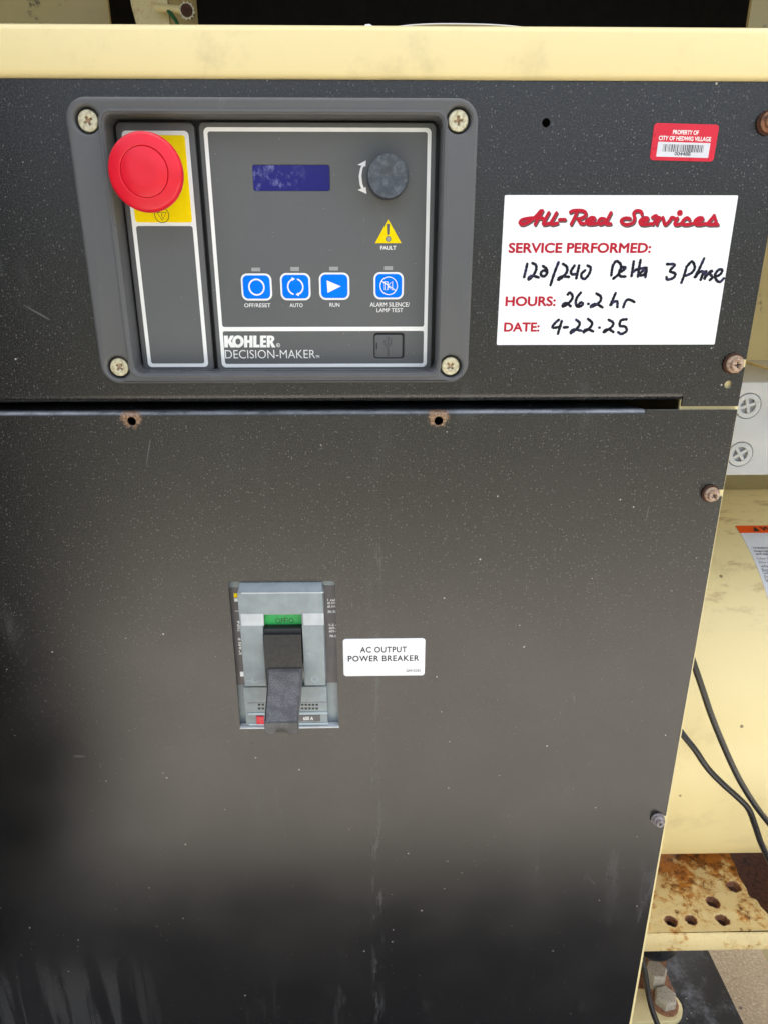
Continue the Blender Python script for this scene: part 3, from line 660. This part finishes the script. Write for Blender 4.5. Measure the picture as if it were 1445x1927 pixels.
# ================================================================== power breaker
bk = thing('circuit_breaker', 'grey moulded power breaker with black toggle switched to off', 'breaker', ((bx0 + bx1) / 2, 0, bzb))
YB, YF = .0050, -.0065                          # base plane behind the panel, raised nose in front of it
obj('base', box(bx0 - .004, bx1 + .008, YB, YB + .05, bzb - .004, bzt + .004), M['brk'], bk)
def bp(name, q, y, th, mat, r=0.0, bev=0.0, par=None): return obj(name, plate(rr(*RC(*q, y), r, 3), y, th, (), bev, 1), mat, par or bk)
zs0, zs1 = RC(450, 1106, 460, 1288, YB)[1], RC(450, 1106, 460, 1288, YB)[3]
ls = obj('side_label', plate(rr(bx0 - .003, zs0, at(456, 1200, YB).x, zs1), YB - .0003, .0004), M['brk_strip'], bk)
rs = obj('side_label', plate(rr(at(606, 1200, YB).x, zs0 + .0008, bx1 + .006, zs1 + .001), YB - .0003, .0004), M['brk_strip'], bk)
TY = YB - .00038
for s, py, pxl in (('1 cable', 1129, 616.5), ('#2 AWG', 1135, 616.5), ('#2 AWG', 1141.5, 616.5), ('35-300', 1151, 617), ('1-2 cable', 1176, 619.5), ('#2/0 AWG', 1182, 619.5), ('#2/0 AWG', 1188, 619.5), ('70-240', 1197, 620.5)):
    a = XZ(pxl, py, TY); obj('lettering', text(s, (a[0], a[1] - .0009, a[0] + .0011 * len(s), a[1] + .0009), TY, .03), M['white_ink'], rs)
bp('yellow_mark', (440.5, 1116.5, 451.5, 1124.5), TY, .0002, M['yellow'], par=ls); bp('white_mark', (441.5, 1126, 452, 1132), TY, .0002, M['white_ink'], par=ls); bp('white_mark', (452.5, 1264, 459.5, 1273), TY, .0002, M['white_tag'], par=ls)
for s, q in (('SF4', (447, 1168, 453.5, 1185)), ('CABLE', (449.5, 1200, 456, 1230))):
    obj('lettering', text(s, RC(*q, TY), TY, .03, rot=90), M['white_ink'], ls)
for py, px in ((1150, 443), (1187, 447), (1231, 450)):
    a, b = XZ(px, py, TY), XZ(px + 9, py, TY); obj('tick', pen([[a, b]], .00022, TY, .00005), M['white_ink'], ls)
# raised nose, open at the handle slot
a0, _, a1, nt_ = RC(453.5, 1116, 610, 1291, YF); nb_ = RC(453.5, 1116, 610, 1291, YF)[1]
s0, _, s1, st_ = RC(497.5, 1157, 570.5, 1291, YF)
obj('nose', plate([(a0, nb_), (s0, nb_), (s0, st_), (s1, st_), (s1, nb_), (a1, nb_), (a1, nt_), (a0, nt_)], YF, YB - YF, (), .0005, 2), M['brk'], bk)
q = (a0 + .0004, a1 - .0004)
obj('nose_shoulder', hexa([(q[0], YB, nt_ - .001), (q[1], YB, nt_ - .001), (q[1], YF + .0004, nt_ - .001), (q[0], YF + .0004, nt_ - .001)], [(q[0] + .0004, YB, nt_ + .0042), (q[1] - .0004, YB, nt_ + .0042), (q[1] - .0004, YB - .0045, nt_ + .0040), (q[0] + .0004, YB - .0045, nt_ + .0040)]), M['brk'], bk)
bp('nose_edge', (454, 1115, 609.5, 1117), YF - .0001, .0006, M['brk_light'])
bp('pale_band', (454, 1155.5, 496.8, 1177.5), YF - .0002, .0004, M['brk_light']); bp('pale_band', (571.2, 1154.5, 609.8, 1176.5), YF - .0002, .0004, M['brk_light'])
# engraved symbols
EY = YF - .0001
P_ = lambda *pts: [XZ(x_, y_, EY) for x_, y_ in pts]
obj('on_symbol', pen([P_((586, 1181), (586, 1192.5), (590, 1192.5), (590, 1181), (586, 1181))], .00018, EY, .0001, 1), M['brk_edge'], bk)
obj('arrow_symbol', pen([P_((580.5, 1229), (601.5, 1228.5), (590.5, 1244.5), (580.5, 1229))], .00022, EY, .0001, 1), M['brk_edge'], bk)
cc = XZ(592.5, 1278, EY); obj('off_symbol', pen([arc(*cc, .0020, 0, 360, 24)], .0003, EY, .0001, 1), M['brk_edge'], bk)
obj('switch_symbol', pen([P_((464.5, 1281.5), (475, 1281), (478, 1284.5), (489, 1280), (495, 1280)), P_((475, 1275), (475.5, 1284))], .00028, EY, .0001, 1), M['brk_edge'], bk)
# indicator flag, curved slide and toggle
fl_ = obj('indicator_flag', plate(rr(s0 + .0003, *RC(500, 1159, 560, 1180, -.0005)[1:2], s1 - .0003, st_ + .004), -.0005, .003), M['green'], bk)
obj('lettering', text('OFF/O', RC(519, 1163.5, 553, 1173, -.0006), -.0006, .0), M['black_ink'], fl_)
prof = [(py, d) for py, d in ((1176, -.0012), (1183, -.0042), (1186, -.0046), (1193, -.0050), (1194.5, -.0078), (1215, -.0092), (1240, -.0104), (1258, -.0110))]
sl = [(d, at(533, py, d).z) for py, d in prof]; sl = sl + [(.006, sl[-1][1]), (.006, sl[0][1])]
obj('toggle_slide', sweep_x(sl, s0 + .0006, s1 - .0006), M['slide'], bk, smooth=20)
def hp(px, py, d): return at(px, py, d)
F_ = [(499.5, 569.5, 1257, -.0100, .012), (501, 569, 1261, -.0125, .014), (503.5, 567.5, 1267, -.0145, .014), (502, 565.5, 1300, -.0235, .012), (499, 562.5, 1335, -.0330, .009), (497.5, 560.8, 1361, -.0392, .0066)]
V, F = [], []
for pl, pr, py, d, th in F_:
    a, b = at(pl, py, d), at(pr, py, d); xc, hw_ = (a.x + b.x) / 2, (b.x - a.x) / 2; zc = a.z
    e = .0012
    for (ux_, k) in ((-1, 1), (-.9, 0), (.9, 0), (1, 1)): V.append((xc + ux_ * hw_, d + k * e, zc - (.0006 if k else 0)))
    for ux_ in (.94, -.94): V.append((xc + ux_ * hw_, d + th * .35, zc - th))
for i in range(len(F_) - 1):
    for k in range(6): F.append((i * 6 + k, i * 6 + (k + 1) % 6, (i + 1) * 6 + (k + 1) % 6, (i + 1) * 6 + k))
F.append(tuple(range(6)))
tg_ = fixn(mesh(V, F + [tuple((len(F_) - 1) * 6 + k for k in range(6))]))
tgl = obj('toggle', tg_, M['handle'], bk)
# end of the toggle: a lip with a half-round thumb notch
ta, tb = at(497.5, 1361, -.0396), at(560.8, 1361, -.0396)
ty = -.0400; lx0, lx1 = ta.x, tb.x; lz1 = ta.z + .0003; lz0 = at(530, 1382, ty).z; lm = (lx0 + lx1) / 2; nr = .0042
lip = [(lx0, lz1), (lx0, lz0 + .0012), (lx0 + .0012, lz0), (lm - nr, lz0)] + [(lm + nr * math.cos(R(180 - 18 * k)), lz0 + nr * 1.0 * math.sin(R(180 - 18 * k))) for k in range(1, 10)] + [(lm + nr, lz0), (lx1 - .0012, lz0), (lx1, lz0 + .0012), (lx1, lz1)]
obj('toggle_lip', plate(lip, ty, .0065, (), .0004, 2), M['handle'], tgl)
obj('notch_floor', plate(rr(lm - nr * .9, lz0 - .0009, lm + nr * .9, lz0 + .0026, .0008), ty + .0030, .0030), M['black'], tgl)
# lower part of the front
YL = .0005
bp('lower_front', (461, 1293, 616, 1366), YL, YB - YL, M['brk'], bev=.0003)
bp('ridge', (468, 1341, 617, 1345), YL - .0006, .0008, M['brk_edge']); bp('ridge', (469, 1361, 618, 1364.5), YL - .0006, .0008, M['brk_edge']); bp('seam', (466, 1321.5, 616, 1322.6), YL - .00005, .0002, M['brk_strip'])
for j, py in enumerate((1324.5, 1331.5)):
    for i, px in enumerate((486, 493, 567, 573.8, 580.6, 587.4, 594.2)): bp('vent_slot', (px, py, px + 4.8, py + 3.6), YL - .0001, .0002, M['black'])
rdt = bp('red_tab', (483, 1348.5, 497, 1363), YL - .001, .0012, M['red_tag'], bev=.0001)
rp = bp('rating_plate', (560, 1347, 603, 1357.5), YL - .0004, .0006, M['brk_strip']); obj('lettering', text('600 A', RC(571, 1348.8, 590, 1355.5, YL - .0005), YL - .00046, .02), M['white_ink'], rp)
obj('bottom_ledge', box(bx0, bx1 + .0004, -.0012, .004, bzb - .0004, bzb + .0007), M['brk_light'], bk)

# ================================================================== right of the cabinet: alternator housing
CY, CZ, RB = .274, Z(-.431), .192
bar = thing('alternator_housing', 'rounded cream painted alternator housing behind the black cables', 'alternator', (.6, CY, CZ - RB))
def on_barrel(x, a, r=RB): return (x, CY - r * math.cos(a), CZ + r * math.sin(a))
V, F = [], []; n = 96; xs = (XE + .004, 1.2)
for x in xs:
    for k in range(n): V.append(on_barrel(x, 2 * math.pi * k / n))
F = [(k, (k + 1) % n, n + (k + 1) % n, n + k) for k in range(n)] + [tuple(range(n)), tuple(range(n, 2 * n))]
obj('shell', fixn(mesh(V, F)), M['barrel'], bar)
obj('foot', box(.5, .56, CY - .06, CY + .06, .20, CZ - RB + .03), M['barrel'], bar)
obj('foot', box(1.0, 1.06, CY - .06, CY + .06, .20, CZ - RB + .03), M['barrel'], bar)
def ang_of(px, py):                             # where a sight line meets the housing
    r = ray(px, py); o = _C - Vector((0, CY, CZ)); a = r.y ** 2 + r.z ** 2; b = 2 * (o.y * r.y + o.z * r.z); c_ = o.y ** 2 + o.z ** 2 - RB ** 2
    t_ = (-b - math.sqrt(b * b - 4 * a * c_)) / (2 * a); p = _C + r * t_; return p.x, math.atan2(p.z - CZ, CY - p.y)
lb = thing('warning_label', 'white warning label with orange band wrapped on the cream housing', 'label', (.40, CY - RB, CZ))
lx, la0 = ang_of(1383, 990); _, la1 = ang_of(1388, 1003.5); _, la2 = ang_of(1455, 1200)
def wrap(x0, x1, A0, A1, r):
    V, F = [], []; n = 24
    for k in range(n + 1):
        a = A0 + (A1 - A0) * k / n
        for rr2 in (r, RB - .001): V += [on_barrel(x0, a, rr2), on_barrel(x1, a, rr2)]
    for k in range(n):
        b = 4 * k; F += [(b, b + 1, b + 5, b + 4), (b + 2, b + 6, b + 7, b + 3), (b, b + 4, b + 6, b + 2), (b + 1, b + 3, b + 7, b + 5)]
    F += [(0, 2, 3, 1), (4 * n, 4 * n + 1, 4 * n + 3, 4 * n + 2)]
    return fixn(mesh(V, F))
obj('sheet', wrap(lx, lx + .12, la0, la2, RB + .0003), M['label_white'], lb)
obj('orange_band', wrap(lx, lx + .12, la0, la1, RB + .0005), M['orange'], lb)
def barrel_text(s, x, a_base, hgt, wd, r, bold=.0, shear=0.0):
    me = text_mesh(s, bold, shear); xs_ = [v.co.x for v in me.vertices]; ys_ = [v.co.y for v in me.vertices]; m0_, w0, h0, y0_ = min(xs_), max(xs_) - min(xs_), max(ys_) - min(ys_), min(ys_)
    for v in me.vertices: v.co = on_barrel(x + (v.co.x - m0_) / w0 * wd, a_base + (v.co.y - y0_) / h0 * hgt / RB, r + v.co.z * 6e-6)
    return me
bh = (la0 - la1) * RB
tx = lx + .0135
band_t = text_mesh('x')
obj('alert_triangle', mesh([on_barrel(tx, la1 + .18 * bh / RB, RB + .0008), on_barrel(tx + .0065, la1 + .18 * bh / RB, RB + .0008), on_barrel(tx + .0033, la1 + .85 * bh / RB, RB + .0008)], [(0, 1, 2)]), M['black_ink'], lb)
obj('lettering', barrel_text('WARNING', tx + .008, la1 + .2 * bh / RB, bh * .6, .046, RB + .0008, .03), M['black_ink'], lb)
for s, py, px, wch, b in (('Unbalanced weight.', 1034.5, 1417, .00175, .02), ('Improper lifting can', 1040.5, 1419, .00175, .02), ('and equipment dam', 1046, 1422, .00175, .02), ('Use lifting eyes to', 1054.5, 1425, .0019, 0), ('Do not use lifting', 1062, 1428.5, .0019, 0), ('where it can', 1068.5, 1431, .0019, 0), ('Both ends must', 1076, 1433.5, .0019, 0), ('while lifting', 1082.5, 1436, .0019, 0), ('For more', 1089, 1438.5, .0019, 0), ('before', 1095, 1440.5, .0019, 0)):
    x_, a_ = ang_of(px, py); obj('lettering', barrel_text(s, x_, a_, .0030, wch * len(s), RB + .0006, b), M['grey_text'], lb)

# ------------------------------------------------------------------ grey junction box
jb = thing('junction_box', 'grey metal electrical box with round knockouts beside the black panel', 'electrical box', (.32, .14, Z(-.15)))
JY = .10
jz1, jz0 = at(1420, 719.5, JY).z, at(1420, 894, JY).z
obj('housing', box(XE + .006, .42, JY + .0028, JY + .11, jz0, jz1, .0022, 3), M['box'], jb)
kos = [(XZ(kx, ky, JY), ro) for kx, ky, ro in ((1407, 764, .30), (1392, 855, .62))]; kr_ = .0092; kg = .00022
obj('front_plate', plate(rr(XE + .006, jz0, .42, jz1, .002, 4), JY, .0032, [circ(*c, kr_ + kg, 40) for c, _ in kos], .0007, 2), M['box'], jb)
for c, ro in kos:
    kk = obj('knockout', plate(circ(*c, kr_ - kg, 40), JY - .0002, .0030, [circ(*c, kr_ * .60, 36)], .0004, 2), M['box'], jb)
    obj('cross_rib', plate(cross_shape(*c, kr_ * .60, .0012, ro), JY + .0001, .0030, (), .0005, 2), M['box'], kk)
    obj('tool_mark', plate(circ(c[0] + kr_ * .72, c[1] + kr_ * .3, .0004, 10), JY - .00026, .0002), M['groove'], kk)

# ------------------------------------------------------------------ walls and ledge behind
rw = tag(obj('rear_wall', box(.215, 1.7, .46, .47, Z(-.50), Z(.14)), M['wall']), 'weathered cream wall with dark lichen behind the grey box', 'wall')
lg = tag(obj('ledge_strip', hexa([tuple(at(1398, 677.5, .20)), tuple(at(1475, 703, .11)), tuple(at(1475, 707, .11)), tuple(at(1398, 682, .20))], [tuple(at(a_, b_, d_) + Vector((.002, .008, 0))) for a_, b_, d_ in ((1398, 677.5, .20), (1475, 703, .11), (1475, 707, .11), (1398, 682, .20))]), M['chan_front'], smooth=0), 'rust edged cream ledge running above the grey box', 'ledge')

# ------------------------------------------------------------------ cables
def cable(pts, rad, label, ys):
    o = obj('cable', tube([at(a, b, y) for (a, b), y in zip(pts, ys)], rad), M['cable']); return tag(o, label, 'cable', 'black cables by the cream housing')
cable([(1250, 1120), (1285, 1195), (1316, 1282), (1339, 1350), (1367, 1418), (1392, 1470), (1420, 1515), (1446, 1549), (1480, 1590)], .0024, 'straight black cable crossing the cream housing above the kinked one', [.055, .05, .045, .042, .040, .038, .038, .04, .045])
cable([(1225, 1310), (1262, 1352), (1287, 1386), (1307, 1411), (1331, 1446), (1359, 1475), (1390, 1503), (1408, 1523), (1420, 1554), (1431, 1586), (1447, 1620), (1475, 1680)], .0025, 'black cable with a kink, crossing the cream housing under the straight one', [.06, .055, .05, .047, .045, .043, .042, .042, .043, .044, .046, .05])
cable([(1195, 1745), (1204, 1790), (1213, 1830), (1219, 1870), (1228, 1905), (1242, 1940), (1262, 1985)], .0028, 'glossy black cable passing the bolts on the skid', [.105, .10, .095, .09, .085, .08, .075])

# ------------------------------------------------------------------ rusty perforated channel
ZC = Z(-.644)
ch = thing('base_channel', 'cream perforated channel with orange rust above the black skid', 'channel', (.36, .15, ZC - .03))
def T(px, py): p = atz(px, py, ZC); return (p.x, p.y)
yf = T(1330, 1755)[1]; yb = T(1330, 1618)[1]
out = [(XE + .005, yf), (.56, yf + .001)] + [T(1470, 1752), T(1452, 1731), T(1446, 1722), T(1438, 1713), T(1431, 1706), T(1424, 1694), T(1413, 1688), T(1408, 1684), T(1404, 1672), T(1398, 1662), T(1390, 1650), T(1385, 1634), T(1380, 1621)] + [(T(1380, 1618)[0], yb + .02), (XE + .005, yb + .02)]
hole = [(1262, 1733, .0066), (1300, 1731, .0064), (1359, 1731, .0070), (1341, 1697, .0074), (1380, 1668, .0078)]
def ragged(c, r, seed):
    q = random.Random(seed); return [(c[0] + r * math.cos(2 * math.pi * k / 18) * (1 + q.uniform(-.12, .12)), c[1] + r * math.sin(2 * math.pi * k / 18) * (1 + q.uniform(-.12, .12))) for k in range(18)]
tp = plate(out, 0, .0042, [ragged(T(a, b), r, i) for i, (a, b, r) in enumerate(hole)], .0006, 1)
for v in tp.vertices: v.co = (v.co.x, v.co.z, ZC - v.co.y)
obj('top_flange', fixn(tp), M['chan'], ch)
for i, (a, b, r) in enumerate(hole):
    c = T(a, b); q = [(x, y) for x, y in ragged(c, r * 1.01, i)]; q2 = [(c[0] + (x - c[0]) * .86, c[1] + (y - c[1]) * .86) for x, y in q]
    rm = plate(q, 0, .007, [q2], 0)
    for v in rm.vertices: v.co = (v.co.x, v.co.z, ZC - .0006 - v.co.y)
    obj('hole_rim', fixn(rm), M['rust_brown'], ch)
zf = at(1330, 1788, yf).z
obj('front_flange', box(XE + .005, .56, yf - .0005, yf + .0035, zf, ZC - .0020, .0008, 2), M['chan_front'], ch)
obj('inner_web', box(XE + .005, .60, yf + .02, yb + .06, ZC - .040, ZC - .034), M['rust_dark'], ch)
obj('rust_lip', hexa([(T(1290, 1622)[0], yb + .012, ZC), (.56, yb + .012, ZC), (.56, yb + .02, ZC), (T(1290, 1622)[0], yb + .02, ZC)], [(T(1290, 1622)[0], yb + .012, ZC + .004), (.56, yb + .012, ZC + .007), (.56, yb + .02, ZC + .007), (T(1290, 1622)[0], yb + .02, ZC + .004)]), M['rust_brown'], ch)

# ------------------------------------------------------------------ black skid with its bolts
ZS = Z(-.85)
sk = thing('skid_beam', 'dusty black steel skid beam under the rusty channel', 'beam', (.33, .2, gz))
obj('beam', box(.12, .4328, .02, .9, gz, ZS, .003, 2), M['skid'], sk)
def hexbolt(name, px, py, z, r, hgt, mat, par, rot=.3):
    p = atz(px, py, z); me = lathe([(0, 0), (r, 0), (r * 1.0, hgt * .82), (r * .86, hgt), (0, hgt)], (p.x, p.y, z), 6, 'z')
    for v in me.vertices:
        d = Vector((v.co.x - p.x, v.co.y - p.y)); c_, s_ = math.cos(rot), math.sin(rot); v.co.x, v.co.y = p.x + d.x * c_ - d.y * s_, p.y + d.x * s_ + d.y * c_
    return obj(name, me, mat, par, smooth=20), p
ZT = ZS + .012
tb_ = thing('mounting_tab', 'cream mounting tab with a hexagonal bolt on the skid', 'bracket', tuple(atz(1230, 1890, ZS)))
e = atz(1250, 1890, ZT); rt_ = .020
o2 = [(e.x - .10, e.y - rt_), (e.x, e.y - rt_)] + [(e.x + rt_ * math.cos(R(-90 + 18 * k)), e.y + rt_ * math.sin(R(-90 + 18 * k))) for k in range(1, 10)] + [(e.x, e.y + rt_), (e.x - .10, e.y + rt_)]
tm = plate(o2, 0, .008, (), .001, 2)
for v in tm.vertices: v.co = (v.co.x, v.co.z, ZT - v.co.y)
obj('tab', fixn(tm), M['post'], tb_)
wsh = lathe([(0, 0), (.0150, 0), (.0150, .003), (0, .003)], (e.x, e.y, ZT - .0002), 28, 'z'); obj('washer', wsh, M['rust_brown'], tb_)
M['bolt'] = rusty('pale_weathered_bolt', (.50, .45, .34), (.40, .35, .25), (.28, .24, .19), 420)
hb, _ = hexbolt('bolt', 1250, 1884, ZT + .0028, .0130, .011, M['bolt'], tb_, .2)
im = thing('isolator_mount', 'rusty bracket with black rubber mount and pale bolt on the skid', 'mount', tuple(atz(1232, 1840, ZS)))
e2 = atz(1228, 1856, ZS + .006)
obj('bracket', box(e2.x - .05, e2.x + .022, e2.y - .018, e2.y + .022, ZS - .001, ZS + .010, .001, 2), M['rust_brown'], im)
obj('upright', box(e2.x - .05, e2.x + .024, e2.y + .022, e2.y + .026, ZS - .001, ZS + .11), M['rust_brown'], im)
wsh = lathe([(0, 0), (.016, 0), (.016, .004), (.0135, .006), (0, .006)], (e2.x, e2.y, ZS + .0098), 28, 'z'); obj('washer', wsh, M['rust_brown'], im)
me = lathe([(0, 0), (.0135, 0), (.0135, .018), (.0115, .021), (0, .021)], (e2.x, e2.y, ZS + .0155), 6, 'z'); obj('bolt', me, M['bolt'], im, smooth=20)
e3 = atz(1224, 1797, ZC - .062)
obj('rubber_mount', lathe([(0, -.016), (.022, -.016), (.026, -.008), (.026, .012), (.022, .018), (0, .03)], (e3.x + .004, yf + .034, ZC - .040), 40, 'z'), M['cable'], im)

# ================================================================== above the rail: dark inside of the enclosure
DZ = .34
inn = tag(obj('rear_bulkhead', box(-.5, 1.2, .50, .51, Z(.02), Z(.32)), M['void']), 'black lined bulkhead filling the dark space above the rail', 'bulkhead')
lw0 = at(0, 20, DZ).x; lw1 = at(205, 20, DZ).x
tag(obj('side_sheet', box(-.60, lw1, DZ, DZ + .004, zt - .02, Z(.32)), M['wall']), 'mottled cream sheet behind the rail, left of the flaking post', 'sheet')
po = thing('corner_post', 'flaking cream post behind the rail with a stud on it', 'post', (at(280, 20, DZ).x, DZ, zt))
p0, p1 = at(243, 20, DZ - .02).x, at(318, 20, DZ - .02).x
zz = zt - .005
jag = [(p0 + .004 * math.sin(k * 2.3) * (1 if k % 2 else .4) + (.006 if k in (4, 5) else 0), zz + .02 * k) for k in range(14)]
obj('flange', plate(jag[::-1] + [(p0, zz), (p1, zz), (p1, zz + .26)], DZ - .02, .003), M['post'], po)
obj('edge', box(p1 - .004, p1, DZ - .021, DZ + .10, zz, zz + .26), M['cream'], po)
st0 = at(322, 19, DZ - .03)
obj('stud', tube([st0 - Vector((.012, 0, -.002)), st0 + Vector((.004, -.003, 0)), st0 + Vector((.012, -.006, -.001))], .0030, 4), M['cream'], po)
wp = at(353, 21, DZ - .04)
tw = lathe([(0, 0), (.0066, 0), (.0066, -.0015), (0, -.0015)], tuple(wp), 48)
for i, v in enumerate(tw.vertices):
    k = i % 48
    if k % 4 < 2 and 1 <= i // 48 <= 2: v.co.x = wp.x + (v.co.x - wp.x) * .84; v.co.z = wp.z + (v.co.z - wp.z) * .84
obj('toothed_washer', tw, M['zinc'], po); obj('stud_end', lathe([(0, .006), (.0048, .006), (.0048, -.003), (.0042, -.0038), (0, -.004)], tuple(wp), 24), M['rust_dark'], po)
obj('earth_wire', tube([at(316, 19, DZ - .032), at(322, 26, DZ - .034), at(332, 40, DZ - .03), at(340, 60, DZ - .03)], .0016, 6), M['green_wire'], po)
tag(obj('corner_sheet', box(at(1411, 20, .30).x, .62, .30, .304, zt - .02, Z(.32)), M['wall']), 'cream sheet edge beside the dark bulkhead above the rail', 'sheet')
# paper lying on the cover, its front edge just showing
pa, pb = at(722, 44, .002).x, at(1008, 44, .002).x
V, F = [], []; nx, ny = 24, 8
for j in range(ny + 1):
    for i in range(nx + 1):
        u = i / nx; x = pa + (pb - pa) * u; y = .003 + .17 * j / ny
        V.append((x, y, zt + .00025 + .0022 * math.sin(math.pi * u) ** 1.0 * (1 - .3 * j / ny) + .0002 * math.sin(9 * u + j)))
for j in range(ny):
    for i in range(nx): F.append((j * (nx + 1) + i, j * (nx + 1) + i + 1, (j + 1) * (nx + 1) + i + 1, (j + 1) * (nx + 1) + i))
pm = mesh(V, F); bm = bmesh.new(); bm.from_mesh(pm); bmesh.ops.solidify(bm, geom=bm.faces[:], thickness=.0004); bm.to_mesh(pm); bm.free()
ps = tag(obj('paper_sheet', pm, M['paper']), 'white paper sheet bulging on top of the cream rail', 'paper')
cr = at(694, 41, .004)
tag(obj('paper_scrap', fixn(mesh([(cr.x - .0022, .003, zt - .0002), (cr.x + .004, .003, zt - .0002), (cr.x + .003, .02, zt - .0002), (cr.x - .002, .02, zt - .0002), (cr.x - .0018, .004, zt + .0018), (cr.x + .0005, .004, zt + .0020), (cr.x + .001, .018, zt + .0016), (cr.x - .0018, .018, zt + .0015)], [(0, 1, 2, 3), (4, 5, 6, 7), (0, 1, 5, 4), (1, 2, 6, 5), (2, 3, 7, 6), (3, 0, 4, 7)])), M['paper']), 'crumpled white scrap on the cream rail beside the paper sheet', 'scrap')
# added roof, out of the frame, keeps the inside dark
rf = thing('shade_roof', 'added unseen dark roof that shades the inside of the enclosure', 'roof', (.4, .6, Z(.32)))
obj('shade_panel', box(-.62, .30, .02, 1.3, Z(.32), Z(.34)), M['void'], rf)
obj('shade_panel', box(.30, 1.7, .08, 1.3, Z(.321), Z(.341)), M['void'], rf)
# added door on the left, out of the frame, darkens the panels' reflections
dr = thing('added_door', 'added unseen door with black lining that darkens the panel reflections', 'door', (-.49, -.4, gz + .2))
obj('outer_skin', box(-.510, -.506, -.62, -.002, gz + .2, Z(.32)), M['cream'], dr)
obj('dark_lining', box(-.506, -.470, -.61, -.004, gz + .21, Z(.31)), M['void'], dr)
